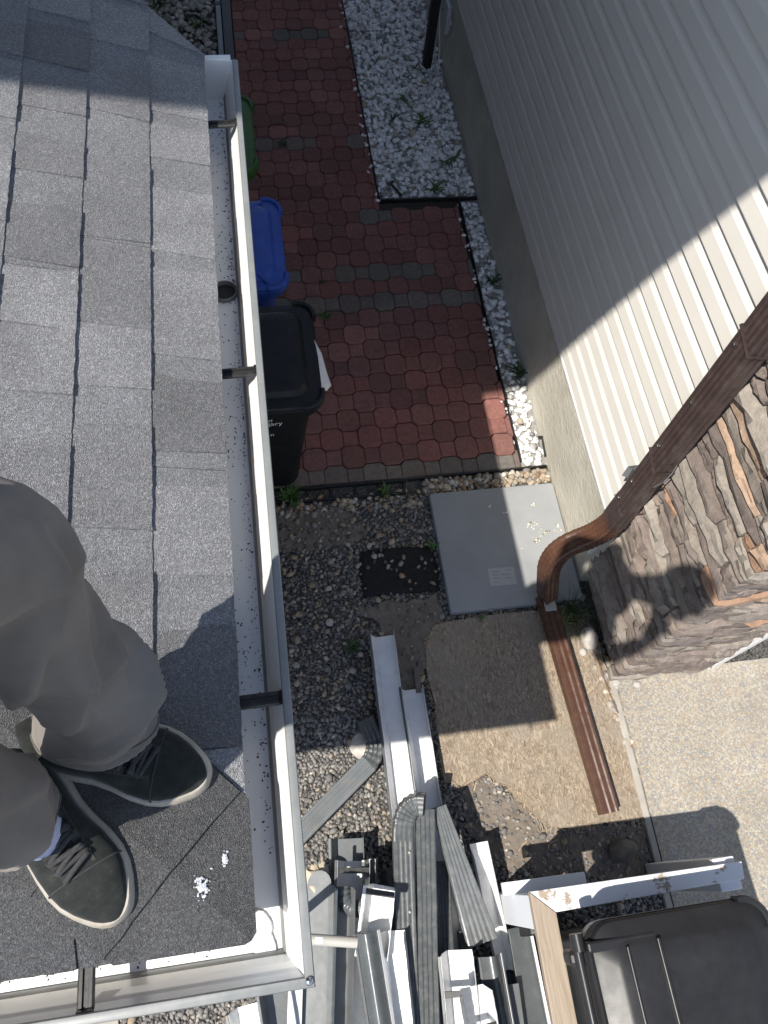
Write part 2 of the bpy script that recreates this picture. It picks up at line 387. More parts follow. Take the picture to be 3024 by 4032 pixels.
# icosahedron stone templates
def ico():
    bm = bmesh.new(); bmesh.ops.create_icosphere(bm, subdivisions=1, radius=1)
    v = np.array([x.co[:] for x in bm.verts]); f = np.array([[y.index for y in x.verts] for x in bm.faces]); bm.free(); return v, f
IV, IF = ico()
def scatter(name, pts, size, cols, mat, flat=.6, jit=.28, parent=None, smooth=False, kind='stuff', zoff=0.0, local=False, spread=.45, base=None):
    n = len(pts); pts = np.asarray(pts, dtype=float)
    tv = np.stack([IV * (1 + RNG.uniform(-jit, jit, (len(IV), 1))) for _ in range(24)])
    pick = RNG.integers(0, 24, n)
    V = tv[pick]                                             # n,12,3
    sc = size * RNG.uniform(1 - spread, 1 + spread, (n, 1, 1)) * .5
    asp = np.stack([RNG.uniform(.95, 1.35, n), RNG.uniform(.7, 1.0, n), RNG.uniform(flat * .75, flat * 1.15, n)], 1)[:, None, :]
    V = V * asp * sc
    a = RNG.uniform(0, 2 * PI, n); tl = RNG.normal(0, .3, n)
    ct, st = np.cos(tl), np.sin(tl)
    y, z = V[..., 1] * ct[:, None] - V[..., 2] * st[:, None], V[..., 1] * st[:, None] + V[..., 2] * ct[:, None]
    x = V[..., 0]; ca, sa = np.cos(a)[:, None], np.sin(a)[:, None]
    W = np.stack([x * ca - y * sa, x * sa + y * ca, z], -1)
    hz = (asp[:, 0, 2] * sc[:, 0, 0])
    W[..., 0] += pts[:, 0:1]; W[..., 1] += pts[:, 1:2]
    W[..., 2] += (pts[:, 2] + hz * .55 + zoff)[:, None]
    verts = W.reshape(-1, 3); faces = (IF[None] + (np.arange(n) * len(IV))[:, None, None]).reshape(-1, 3)
    me = bpy.data.meshes.new(name); me.vertices.add(len(verts)); me.vertices.foreach_set('co', verts.astype(np.float32).ravel())
    me.loops.add(faces.size); me.loops.foreach_set('vertex_index', faces.astype(np.int32).ravel())
    me.polygons.add(len(faces)); me.polygons.foreach_set('loop_start', np.arange(0, faces.size, 3, dtype=np.int32))
    if smooth: me.polygons.foreach_set('use_smooth', np.ones(len(faces), dtype=bool))
    me.update(calc_edges=True); me.materials.append(mat)
    cols = np.asarray(cols, dtype=float); k = RNG.choice(len(cols), n, p=cols[:, 3] / cols[:, 3].sum())
    c = np.clip(cols[k, :3] * RNG.uniform(.75, 1.25, (n, 1)), 0, .9)
    c4 = np.concatenate([np.repeat(c, len(IV), 0), np.ones((n * len(IV), 1))], 1)
    ca_ = me.color_attributes.new('tone', 'FLOAT_COLOR', 'POINT'); ca_.data.foreach_set('color', c4.astype(np.float32).ravel())
    o = bpy.data.objects.new(name, me); COL.objects.link(o)
    if kind: o['kind'] = kind
    if parent:
        o.parent = parent
        if not local: o.matrix_parent_inverse = Matrix.Translation(parent.location).inverted()
    return o
def inside(poly, x, y):
    c = np.zeros(len(x), bool); n = len(poly)
    for i in range(n):
        (x0, y0), (x1, y1) = poly[i], poly[(i + 1) % n]
        if y0 == y1: continue
        m = ((y0 > y) != (y1 > y)) & (x < (x1 - x0) * (y - y0) / (y1 - y0) + x0); c ^= m
    return c
def grid_pts(poly, step, jit=.45, keep=1.0, holes=()):
    xs = [p[0] for p in poly]; ys = [p[1] for p in poly]
    gx, gy = np.meshgrid(np.arange(min(xs), max(xs), step), np.arange(min(ys), max(ys), step))
    x = (gx + RNG.uniform(-jit, jit, gx.shape) * step).ravel(); y = (gy + RNG.uniform(-jit, jit, gy.shape) * step).ravel()
    m = inside(poly, x, y) & (RNG.random(len(x)) < keep)
    for h in holes: m &= ~inside(h, x, y)
    return np.stack([x[m], y[m], np.zeros(m.sum())], 1)

# paths and beds
sheet('path', [(-.62, 2.105), (1.415, 2.105), (1.44, 4.375), (.846, 4.375), (.846, 8.2), (-.1, 8.2), (-.62, 5.6)], .005, MT['sand'])
path = bpy.data.objects['path']
PAD = [(1.645, .80), (1.634, -.10), (1.615, -1.6), (7, -1.6), (7, .80)]
sheet('driveway_pad', PAD, .03, MT['aggregate'], thick=.12)
edge = MB(); edge.prism([(1.607, .82), (1.596, -.10), (1.577, -1.6), (1.612, -1.6), (1.631, -.10), (1.642, .82)], -.05, .026); e_ = edge.build('pad_edge', MT['drive'], bevel=.006); e_['kind'] = 'structure'
sheet('concrete_apron', [(-5, -2.6), (-.87, -2.6), (-.93, -.02), (-5, .0)], .02, MT['drive'], thick=.1)

# white rock beds
ROCK = [(.82, .815, .80, 5), (.70, .70, .69, 3), (.86, .85, .83, 3), (.34, .33, .31, 1), (.42, .35, .27, .6)]
bedA = [(.858, 4.40), (1.57, 4.40), (1.55, 8.2), (.858, 8.2)]
bedB = [(1.425, 2.13), (1.575, 2.13), (1.58, 4.35), (1.447, 4.35)]
sheet('rock_bed', [(.85, 4.385), (1.585, 4.385), (1.585, 8.2), (.85, 8.2)], .004, MT['rockbase'])
sheet('rock_strip', [(1.42, 2.115), (1.585, 2.115), (1.585, 4.37), (1.445, 4.37)], .004, MT['rockbase'])
pts = np.concatenate([grid_pts(bedA, .034, .48), grid_pts(bedA, .05, .5) + [0, 0, .012], grid_pts(bedB, .036, .48), grid_pts(bedB, .055, .5) + [0, 0, .012]])
scatter('white_gravel', pts, .040, ROCK, MT['rock'], .62, .3)['label'] = 'white crushed marble rock filling the beds along the neighbour wall'
bedC = [(-1.5, 4.2), (-.23, 4.2), (-.23, 8.2), (-1.5, 8.2)]
ROCK2 = [(.47, .44, .39, 4), (.36, .34, .30, 3), (.27, .25, .22, 1.5), (.55, .52, .47, 1)]
sheet('side_bed', bedC, .004, MT['sand'])
scatter('pale_gravel', np.concatenate([grid_pts(bedC, .046, .48), grid_pts(bedC, .08, .5) + [0, 0, .014]]), .052, ROCK2, MT['rock'], .62, .3)['label'] = 'dull cream river rock beyond the far roof end'
# stray white stones over the edging on the pavers
sp = np.stack([RNG.normal(.832, .012, 70), RNG.uniform(2.4, 7.2, 70), np.full(70, .02)], 1); sp[:, 0] = np.where(sp[:, 1] < 4.38, 1.412 + RNG.normal(0, .01, 70), sp[:, 0])
scatter('stray_white_stones', sp, .026, ROCK[:3], MT['rock'], .7)['label'] = 'stray white stones spilled over the black edging onto the pavers'

# dark gravel yard
OSBP = [G(*p).xy for p in ((935, 1350), (1010, 1338), (1110, 1325), (1180, 1320), (1262, 1330), (1318, 1450), (1352, 1560), (1390, 1740), (1388, 1768), (1352, 1775), (1300, 1778), (1240, 1790), (1180, 1786), (1130, 1742), (1092, 1700), (1048, 1672), (1003, 1700), (960, 1690), (948, 1640), (945, 1588), (938, 1520), (922, 1460), (918, 1400))]
SLABP = [(.82, 1.245), (1.575, 1.245), (1.575, 1.98), (.82, 1.98)]
GR = [(-.95, -1.3), (1.60, -1.3), (1.60, .60), (1.585, 2.09), (-.70, 2.09), (-.70, 0), (-.95, 0)]
osbt = [(p.x, p.y) for p in OSBP]
FAB = [(G(*p).x, G(*p).y) for p in ((778, 1192), (850, 1185), (932, 1180), (945, 1225), (950, 1278), (870, 1283), (786, 1292), (776, 1240))]
CHK = [(G(*p).x, G(*p).y) for p in ((778, 1312), (860, 1300), (945, 1290), (958, 1320), (946, 1370), (932, 1425), (912, 1450), (912, 1492), (880, 1500), (852, 1470), (838, 1380))]
DG = [(.125, .12, .118, 5), (.18, .17, .16, 4), (.24, .22, .195, 3), (.30, .245, .18, 1.8), (.40, .36, .31, .5), (.08, .078, .08, 1.5)]
YG = [(.17, .165, .16, 5), (.215, .205, .19, 4), (.27, .255, .235, 3), (.33, .28, .22, 1), (.40, .36, .31, .5), (.11, .108, .108, 1.5)]
north = [(-.7, .78), (1.6, .78), (1.6, 2.0), (-.7, 2.0)]; south = [(-.95, -1.3), (1.6, -1.3), (1.6, .78), (-.95, .78)]
hol = (osbt, SLABP)
def fluff(poly, sub, amt, seed):
    out = []
    for i, p in enumerate(poly):
        q = poly[(i + 1) % len(poly)]; L = math.hypot(q[0] - p[0], q[1] - p[1]); m = max(1, int(L / sub))
        for k in range(m):
            x, y = p[0] + (q[0] - p[0]) * k / m, p[1] + (q[1] - p[1]) * k / m
            out.append((x + amt * noise.noise(Vector((x * 11, y * 11, seed))), y + amt * noise.noise(Vector((x * 11, y * 11, seed + 5)))))
    return out
CHK = fluff(CHK, .03, .05, 3); SOIL2 = fluff([(-.5, 1.72), (.30, 1.70), (.42, 1.80), (.30, 1.98), (-.5, 2.0)], .03, .07, 8)
SOIL3 = fluff([(G(*p).x, G(*p).y) for p in ((985, 1650), (1060, 1690), (1200, 1780), (1392, 1780), (1400, 1900), (1230, 1905), (1090, 1880), (1010, 1790))], .03, .04, 15)
sheet('soil', SOIL3, .006, MT['soil']); sheet('soil', CHK, .0125, MT['soil']); sheet('soil', SOIL2, .006, MT['soil'])
g1 = grid_pts(north, .0155, .5, .95, hol + (FAB, CHK, SOIL2)); g2 = np.concatenate([grid_pts(south, .0148, .5, .96, (osbt, SOIL3)), grid_pts(SOIL3, .02, .5, .62, (osbt,)) + [0, 0, .003]])
g1 = np.concatenate([g1, grid_pts(CHK, .03, .5, .35) + [0, 0, .011], grid_pts(SOIL2, .022, .5, .55) + [0, 0, .004]])
g3 = grid_pts(FAB, .045, .5, .3); g3[:, 2] = .014
scatter('dark_gravel', np.concatenate([g1, g3]), .0195, DG, MT['gravel'], .6, .3)['label'] = 'dark crushed gravel between the path and the scrap pile'
scatter('grey_gravel', g2, .0195, YG, MT['gravel'], .6, .32)['label'] = 'mid grey crushed gravel around the scrap gutter pile'
# scattered river pebbles
TAN = [(.34, .27, .19, 3), (.42, .38, .32, 2), (.24, .22, .20, 2), (.50, .47, .42, 1), (.30, .20, .13, 1)]
TAND = [(.33, .265, .19, 3), (.36, .32, .27, 2), (.20, .19, .18, 4), (.45, .41, .36, .8), (.29, .21, .14, 1)]
pb = np.concatenate([grid_pts(north, .06, .5, .5, hol + (CHK,)), grid_pts(south, .12, .5, .55, (osbt,))]); pb[:, 2] = .008
scatter('river_pebbles', pb, .032, TAND, MT['gravel'], .6, .16, smooth=True)['label'] = 'rounded tan and grey river pebbles scattered in the gravel'
st = grid_pts([(.80, 2.0), (1.57, 2.0), (1.57, 2.09), (.80, 2.09)], .024, .5, 1.0); st2 = grid_pts([(-.2, 1.93), (.79, 1.93), (.79, 2.04), (-.2, 2.04)], .032, .5, .9)
scatter('tan_pebbles', np.concatenate([st, st2, st + [.01, .008, .01]]), .033, TAN, MT['gravel'], .62, .12, smooth=True)['label'] = 'tan rounded pebbles between black edging and grey slab'
# pebbles between board and pad edge
a = G(1262, 1380); bb = G(1385, 1690)
pp = np.array([[a.x + (bb.x - a.x) * t + random.uniform(-.01, .075), a.y + (bb.y - a.y) * t, .008] for t in np.random.default_rng(3).random(110)])
scatter('gap_pebbles', pp, .036, TAN, MT['gravel'], .6, .15, smooth=True)['label'] = 'tan pebbles and debris in the gap beside the exposed aggregate pad'

# ------------------------------------------------------------------ pavers
PX, PY = .1155, .130; X0, Y0 = 1.334, 2.284
RED = [(.235, .106, .088), (.215, .098, .082), (.255, .118, .10), (.205, .10, .086), (.24, .10, .085), (.19, .09, .076)]
GRY = [(.165, .142, .122), (.148, .134, .120), (.185, .148, .122), (.165, .128, .112)]
def octo(cx, cy, a=.0690, b=.0755, c=.0265):
    return [(cx - a + c, cy - b), (cx + a - c, cy - b), (cx + a, cy - b + c), (cx + a, cy + b - c), (cx + a - c, cy + b), (cx - a + c, cy + b), (cx - a, cy + b - c), (cx - a, cy - b + c)]
def sqr(cx, cy, a=.0462, b=.0500): return [(cx - a, cy - b), (cx + a, cy - b), (cx + a, cy + b), (cx - a, cy + b)]
GREYROWS = {-1: 1, 9: .85, 11: .8, 21: .7, 22: .25, 31: .8}
pmesh = {}
def paver(cx, cy, lim, row, has_sq=True):
    polys = [octo(0, 0)] + ([sqr(PX, 0)] if has_sq else [])
    clipped = False; out = []
    for p in polys:
        q = [(x + cx, y + cy) for x, y in p]; a0 = area(q)
        for (A, B, Cc) in lim: q = clip(q, A, B, Cc) if q else q
        if len(q) < 3 or area(q) < .0012: clipped = True; continue
        if area(q) < a0 - 1e-7: clipped = True
        out.append([(x - cx, y - cy) for x, y in q])
    if not out: return
    key = has_sq
    if clipped or key not in pmesh:
        b = MB()
        for q in out: b.prism(q, 0, .032, .0055, .007)
        me = bpy.data.meshes.new('paver'); me.from_pydata(b.v, [], b.f); me.materials.append(MT['paver']); me.update()
        if not clipped: pmesh[key] = me
    else: me = pmesh[key]
    o = bpy.data.objects.new('paver', me); COL.objects.link(o); o.parent = path
    o.location = (cx, cy, -.005 + random.uniform(-.004, .004)); o.rotation_euler = (random.gauss(0, .018), random.gauss(0, .018), random.gauss(0, .014))
    c = random.choice(GRY) if random.random() < GREYROWS.get(row, .006) else random.choice(RED)
    k = random.uniform(.85, 1.15); o.color = (c[0] * k, c[1] * k, c[2] * k, 1)
for row in range(-1, 46):
    cy = Y0 + PY * row
    wide = cy < 4.36
    lim = [(0, -1, -2.112), (1, 0, 1.412 if wide else .842)]
    left = -.46 if cy < 5.2 else -.09
    lim.append((-1, 0, -left))
    for j in range(-1, 20):
        if (j + row) % 2: continue
        cx = X0 - PX * j
        if cx < left - .08 or cx > (1.5 if wide else .97): continue
        if not wide: pass
        paver(cx, cy, lim, row)
    # lone small squares on the right margin belong to units whose octagon is inside; nothing to add

# ------------------------------------------------------------------ edging
def edging(name, label, path_, h=.035, tk=.012, z=0.0, group='black plastic edging strips'):
    b = MB(); b.sweep([(-tk / 2, 0), (tk / 2, 0), (tk / 2, h), (0, h + .006), (-tk / 2, h)], [(x, y, z) for x, y in path_])
    return tag(b.build(name, MT['black'], bevel=.002), label, 'edging', group)
def wob(p, q, n=14, a=.004):
    return [(p[0] + (q[0] - p[0]) * i / n + random.uniform(-a, a), p[1] + (q[1] - p[1]) * i / n + random.uniform(-a, a)) for i in range(n + 1)]
edging('garden_edging', 'long black plastic edging between red pavers and wide white rock bed', wob((.850, 4.40), (.848, 8.2), 24))
edging('garden_edging', 'short black plastic edging across the near end of the wide white rock bed', wob((.857, 4.388), (1.575, 4.372), 10))
edging('garden_edging', 'black plastic edging between red pavers and the narrow white rock strip', wob((1.432, 4.36), (1.417, 2.15), 18))
edging('garden_edging', 'black plastic edging between grey paver row and tan pebbles near the wall', wob((.72, 2.100), (1.57, 2.108), 12), h=.028)
er = thing('paver_restraint', 'black open loop paver restraint strip below the last grey paver row', 'edging', (.3, 2.07, 0))
b = MB(); b.sweep([(-.005, 0), (.005, 0), (.005, .03), (-.005, .03)], [(x, y, 0) for x, y in wob((-.35, 2.100), (.70, 2.095), 12, .003)]); b.build('face_strip', MT['black'], er)
b = MB(); b.sweep([(-.006, 0), (.006, 0), (.006, .016), (-.006, .016)], [(x, y, 0) for x, y in wob((-.35, 2.022), (.69, 2.018), 10, .003)]); b.build('foot_strip', MT['black'], er)
for i in range(8):
    b = MB(); x = -.32 + i * .143; b.box((x, 2.024, .002), (x + .012, 2.093, .014)); b.build('web', MT['black'], er)

# ------------------------------------------------------------------ neighbour house
WX = 1.585
nh = thing('neighbour_house', 'neighbouring house with cream lap siding, concrete base and ledge stone corner', 'house', (WX, 1.4, 0))
b = MB()
b.rings([[Vector((WX, 1.36 + i * .12, -.1)), Vector((WX + .0, 1.36 + i * .12, .62)), Vector((WX + .3, 1.36 + i * .12, .62)), Vector((WX + .3, 1.36 + i * .12, -.1))] for i in range(70)], True, True)
b.build('foundation', MT['foundation'], nh)
b = MB(); b.box((1.648, .83, -.1), (1.9, 1.359, .3)); b.build('foundation', MT['foundation'], nh)
b = MB(); b.sweep([(0, 0), (.010, 0), (.010, .008), (.003, .014), (.003, .052), (0, .052)], [(WX - .001, 9.6, .618), (WX - .001, 1.43, .618)]); b.build('starter_trim', MT['white'], nh)
zc = .668; EXP = .1135
sprof = [(0, 0), (.022, .001), (.0225, .004), (.0185, .066), (.009, .094), (.003, .120), (0, .120)]
for i in range(23):
    z0 = zc + i * EXP
    b = MB(); y1 = 1.43
    cutp = [9.6] + ([(2.05, 3.4, 2.7, 4.6, 3.0)[i % 5] + .3 * math.sin(i * 2.3)] if i % 3 != 1 else []) + [y1]
    for k in range(len(cutp) - 1):
        b = MB(); y_a, y_b = cutp[k] + (.025 if k else 0), cutp[k + 1]; ox = -.0012 * k
        b.sweep([(a_ - ox, c_) for a_, c_ in sprof], [(WX, y_a + (y_b - y_a) * q / 8, z0 + .0016 * noise.noise(Vector((i * 3.1, q * .8 + k * 5, 1)))) for q in range(9)])
        b.build('siding_board', MT['siding'], nh)
b = MB(); b.box((WX + .0005, 1.415, .62), (WX + .3, 9.6, zc + 23 * EXP + .05)); b.build('wall', MT['housebase'], nh)
# white corner strip between stone and siding
b = MB(); b.sweep([(0, -.0), (.03, 0), (.03, .028), (0, .028)], [(WX + .005, 1.405, .30), (WX + .005, 1.405, 3.27)], up=(0, 1, 0)); b.build('corner_trim', MT['soffit'], nh)
b = MB(); b.box((1.628, .80, .085), (2.155, 1.41, 3.27)); b.build('stone_backing', MT['foundation'], nh)
b = MB(); b.box((2.158, .775, .035), (2.195, 1.2, 3.27)); b.build('garage_jamb', MT['cleanwhite'], nh, bevel=.004)
b = MB()
for i in range(5): b.box((2.196, 1.06, .035 + i * .56), (5.0, 1.10, .035 + i * .56 + .55))
b.build('garage_door', MT['cleanwhite'], nh, bevel=.006)
b = MB(); b.box((2.2, 1.11, .031), (9, 9.6, 3.27)); b.build('garage_body', MT['housebase'], nh)
b = MB(); b.add([(1.50, .65, 3.29), (1.50, 9.9, 3.29), (5.5, 9.9, 4.5), (5.5, .65, 4.5), (9.6, .65, 3.29), (9.6, 9.9, 3.29), (1.50, .65, 3.40), (1.50, 9.9, 3.40), (5.5, 9.9, 4.62), (5.5, .65, 4.62), (9.6, .65, 3.40), (9.6, 9.9, 3.40)],
    [(0, 1, 2, 3), (3, 2, 5, 4), (6, 9, 8, 7), (9, 10, 11, 8), (0, 3, 9, 6), (3, 4, 10, 9), (1, 7, 8, 2), (2, 8, 11, 5), (0, 6, 7, 1), (4, 5, 11, 10)])
b.build('roof', MT['housedark'], nh)
# ledge stones: each one a part
STC = [(.275, .228, .200, 5), (.24, .20, .18, 4), (.32, .28, .245, 3), (.36, .325, .285, 2), (.205, .172, .158, 2), (.43, .275, .19, 1.0), (.46, .335, .25, .8)]
def stcol(hh):
    c = random.choices(STC, [s[3] * (1 if k_ < 5 else (2.2 if hh < .045 else .35)) for k_, s in enumerate(STC)])[0]; k = random.uniform(.68, .92); return (c[0] * k, c[1] * k * .98, c[2] * k * .96, 1)
JR = random.Random(77)
def ledge_patch(path_, z0, z1, proud, seed):
    """a rough ledge stone along plan points; returns MB. path_: list of (point, outward normal)"""
    b = MB(); R = []
    n = len(path_); H = z1 - z0
    for k, (p, nn) in enumerate(path_):
        p = Vector((p[0], p[1], 0)); nn = Vector((nn[0], nn[1], 0)).normalized()
        endf = .45 if k in (0, n - 1) else 1.0
        ring = []
        for (zz, f) in ((0, -.6), (.02, .55), (.28, 1.0), (.60, .92), (.92, .62), (1, -.6)):
            q = Vector((p.x * 7 + seed, p.y * 7, (z0 + zz * H) * 16))
            d = proud * f * (endf if f > 0 else 1) * (1 + .6 * noise.noise(q)) + ((.009 * noise.noise(q * 2.3) + JR.uniform(-.0055, .0055)) if f > 0 else 0)
            zj = z0 + zz * H + .09 * H * JR.uniform(-1, 1) + .08 * H * noise.noise(Vector((p.x * 9, p.y * 9, seed + zz * 2)))
            ring.append(p + nn * d + Vector((0, 0, zj)))
        R.append(ring)
    b.rings(R, True, True); return b
def seg(p, q, nn, m):
    return [((p[0] + (q[0] - p[0]) * i / m, p[1] + (q[1] - p[1]) * i / m), nn) for i in range(m + 1)]
z = .045; ci = 0; SX, FY = 1.612, .795
while z < 3.2:
    h = random.choice((.038, .046, .055, .065, .075, .095)); z1 = z + h - .007
    ls = random.uniform(.10, .30) if ci % 2 else random.uniform(.06, .14); lf = random.uniform(.08, .16) if ci % 2 else random.uniform(.16, .30)
    side_from = .14
    jobs = []
    pr = random.uniform(.014, .030)
    corner = []
    if z >= side_from: corner += seg((SX, FY + ls), (SX, FY + .02), (-1, 0), 4) + [((SX, FY), (-1, -1))]
    else: corner += [((SX, FY + .05), (-1, 0)), ((SX, FY), (-1, -1))]
    corner += seg((SX + .02, FY), (SX + lf, FY), (0, -1), 4)
    jobs.append((corner, pr))
    y = FY + ls
    while z >= side_from and y < 1.40 - .01:
        L = random.uniform(.26, .62)
        if 1.40 - (y + L) < .07: L = 1.40 - y
        jobs.append((seg((SX, y + L - .004), (SX, y + .004), (-1, 0), 9), random.uniform(.006, .044))); y += L
    x = SX + lf
    while x < 2.15:
        L = random.uniform(.18, .40)
        if 2.155 - (x + L) < .07: L = 2.155 - x
        jobs.append((seg((x + .004, FY), (x + L - .004, FY), (0, -1), 8), random.uniform(.006, .036))); x += L
    for pth, pr in jobs:
        o = ledge_patch(pth, z, z1, pr, random.uniform(0, 90)).build('ledge_stone', MT['ledge'], nh); o.color = stcol(z1 - z)
        smooth_by_angle(o, 14)
    z += h; ci += 1

# ------------------------------------------------------------------ main house carrying the taller roof (south-west of the frame)
mh = thing('main_house', 'tall dark sided main house rising behind the low shingled roof', 'house', (-.95, 2.0, 0))
b = MB(); b.box((-8, 1.96, .0), (-.95, 12, .16)); b.build('foundation', MT['housebase'], mh)
b = MB(); b.box((-7.98, 1.98, .16), (-.97, 11.98, 2.9)); b.box((-3.2, 2.0, 2.9), (-.98, 11.9, 6.1)); b.build('wall', MT['housedark'], mh)
for i in range(13):
    b = MB(); b.sweep([(0, 0), (.014, 0), (.004, .15), (0, .15)], [(-.97, 12, .162 + i * .15), (-.97, 1.98, .162 + i * .15)]); b.build('siding_board', MT['housedark'], mh)
b = MB(); b.box((-6, .35, 0), (-.75, 1.955, 2.5)); b.build('lower_wall', MT['housebase'], mh)
def rz(x): return 6.319 - .446 * (x + .5)
b = MB(); xa, xr, xb = -.2, -1.922, -3.9; th = .16
pl = [(xa, rz(xa)), (xr, rz(xr)), (xb, rz(xr) - .487 * (xr - xb))]
b.add([(x, .65, z_) for x, z_ in pl] + [(x, 12.4, z_) for x, z_ in pl] + [(x, .65, z_ + th) for x, z_ in pl] + [(x, 12.4, z_ + th) for x, z_ in pl],
      [(0, 3, 4, 1), (1, 4, 5, 2), (6, 7, 10, 9), (7, 8, 11, 10), (0, 1, 7, 6), (1, 2, 8, 7), (3, 9, 10, 4), (4, 10, 11, 5), (0, 6, 9, 3), (2, 5, 11, 8)])
b.build('roof', MT['housedark'], mh)

# ------------------------------------------------------------------ low hip roof with shingles
TH = math.atan(1 / 3); CT, ST = math.cos(TH), math.sin(TH)
EX, EY, EZ = -.122, -.054, 2.600; RAKE = 2.105; rake = lambda x: 2.105 + 1.1 * max(EX - x, 0)
def hz(x, y): return EZ + min((EX - x), (y - EY)) / 3
lr = thing('porch_roof', 'low hip roof of dark grey asphalt shingles with eaves on two sides', 'roof', (-.6, .6, 2.6))
b = MB()   # deck
RK2 = rake(-2.3)
b.add([(EX - .02, EY + .02, EZ - .02), (EX - .02, RAKE - .012, EZ - .02), (-2.3, RK2 - .012, EZ - .02 + 2.17 / 3), (-2.3, EY + .02 + 2.172, EZ - .02 + 2.17 / 3), (-3.2, EY + .02, EZ - .02), (-3.2, RK2 - .01, EZ + .70),
       (EX - .02, EY + .02, EZ - .14), (EX - .02, RAKE - .012, EZ - .14), (-2.3, RK2 - .012, EZ - .14), (-3.2, RK2 - .01, EZ - .14), (-3.2, EY + .02, EZ - .14)],
      [(0, 1, 2, 3), (0, 3, 4), (6, 10, 9, 8, 7), (0, 6, 7, 1), (0, 4, 10, 6), (1, 7, 8, 2), (2, 8, 9, 5), (4, 3, 2, 5)])
b.build('roof_deck', MT['deck'], lr)
b = MB(); b.box((-.195, .03, 2.42), (-.172, RAKE, 2.58)); b.box((-3.2, .010, 2.42), (-.195, .03, 2.58)); b.build('fascia', MT['cleanwhite'], lr)
def plane_pt(face, s, t, o):
    """face 0 east: t along +y ; face 1 south: t along -x from corner. s = distance up the slope, o = offset normal"""
    hx = s * CT - o * ST; zz = EZ + s * ST + o * CT
    return Vector((EX - hx, t, zz)) if face == 0 else Vector((-t, EY + hx, zz))
def shingle(face, s0, t0, t1, seed):
    rnd = random.Random(seed); b = MB(); tone = []
    hipt = lambda s: (EY if face == 0 else -EX) + s * CT
    far = (lambda s: rake(EX - s * CT)) if face == 0 else (lambda s: 99)
    def slab(ta, tb, lo, hi, o0, o1, thick, tn, jag, taper=0):
        n = max(2, int((tb - ta) / .012)); rows = []
        for i in range(n + 1):
            f = i / n; t = ta + (tb - ta) * f
            j = rnd.uniform(-jag, jag)
            tl = t; th_ = t + (taper * (1 - 2 * f) if taper else 0)
            sa, sb = lo + j, hi
            tl2 = min(max(tl, hipt(sa) + .004), far(sa)); th2 = min(max(th_, hipt(sb) + .004), far(sb))
            rows.append([plane_pt(face, sa, tl2, o0), plane_pt(face, sa, tl2, o0 + thick), plane_pt(face, (sa + sb) / 2, (tl2 + th2) / 2, (o0 + o1) / 2 + thick), plane_pt(face, sb, th2, o1 + thick), plane_pt(face, sb, th2, o1)])
        b.rings(rows, True, True); tone.extend([(tn[0], tn[1], tn[2], 1)] * (len(rows) * 5))
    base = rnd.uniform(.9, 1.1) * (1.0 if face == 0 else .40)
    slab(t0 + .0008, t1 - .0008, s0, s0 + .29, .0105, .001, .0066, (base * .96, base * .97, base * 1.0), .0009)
    t = t0 + rnd.uniform(0, .06)
    while t < t1 - .04:
        wd = rnd.uniform(.10, .27); e = min(t + wd, t1 - .002)
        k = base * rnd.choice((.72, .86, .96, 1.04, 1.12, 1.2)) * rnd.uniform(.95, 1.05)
        slab(t, e, s0 + .0005, s0 + .158, .0171, .0085, .0048, (k, k, k * 1.02), .0012, rnd.uniform(-.008, .010))
        t = e + rnd.choice((.0, .05, .09, .14))* rnd.uniform(.7, 1.2)
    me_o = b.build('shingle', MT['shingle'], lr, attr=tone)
    return me_o
EXPO = .148
for i in range(-1, 9):
    s0 = i * EXPO if i >= 0 else -.012
    off = (-.06, .37, .12, .62, .26, .49, .05, .70, .33)[i % 9]
    if i == -1: continue
    t = EY + i * EXPO * CT - .1 + off - 1.0
    RL = rake(EX - (s0 + .29) * CT)
    while t < RL:
        a_, e_ = max(t, EY + s0 * CT), min(t + 1.0, RL)
        if e_ - a_ > .04: shingle(0, s0, a_, e_, 100 + i * 17 + int(t * 10))
        t += 1.0
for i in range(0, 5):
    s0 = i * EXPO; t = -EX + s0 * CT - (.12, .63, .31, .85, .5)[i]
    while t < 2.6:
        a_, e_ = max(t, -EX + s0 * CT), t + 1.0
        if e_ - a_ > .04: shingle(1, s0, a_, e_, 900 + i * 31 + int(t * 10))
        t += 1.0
# hip caps
def cap(q0, q1, wdt, o0, o1, seed, cut=False):
    rnd = random.Random(seed); b = MB(); tone = []
    u = Vector((-1, 1)) / math.sqrt(2); e = Vector((1, 1)) / math.sqrt(2); org = Vector((EX, EY))
    def P(q, w_, o):
        p = org + u * q + e * w_
        if cut:
            p.x = min(p.x, EX + .012); p.y = max(p.y, EY - .008)
        return Vector((p.x, p.y, EZ + min(EX - p.x, p.y - EY) / 3 + o))
    n = 20; R = []
    for i in range(n + 1):
        w_ = -wdt + 2 * wdt * i / n; j = rnd.uniform(-.001, .001)
        qq0 = q0
        if cut: qq0 = max(-.006, abs(w_) - .026)
        R.append([P(qq0 + j, w_, o0), P(qq0 + j, w_, o0 + .0045), P((qq0 + q1) / 2, w_, (o0 + o1) / 2 + .0045), P(q1, w_, o1 + .0045), P(q1, w_, o1)])
    b.rings(R, True, True); k = rnd.uniform(.33, .37); b.build('hip_shingle', MT['shingle'], lr, attr=[(k, k, k, 1)] * len(b.v))
cap(0, .29, .158, .0225, .0165, 1, True)
for i in range(1, 9): cap(.155 + (i - 1) * .143, .155 + (i - 1) * .143 + .29, .153, .0285, .0225, i + 1)
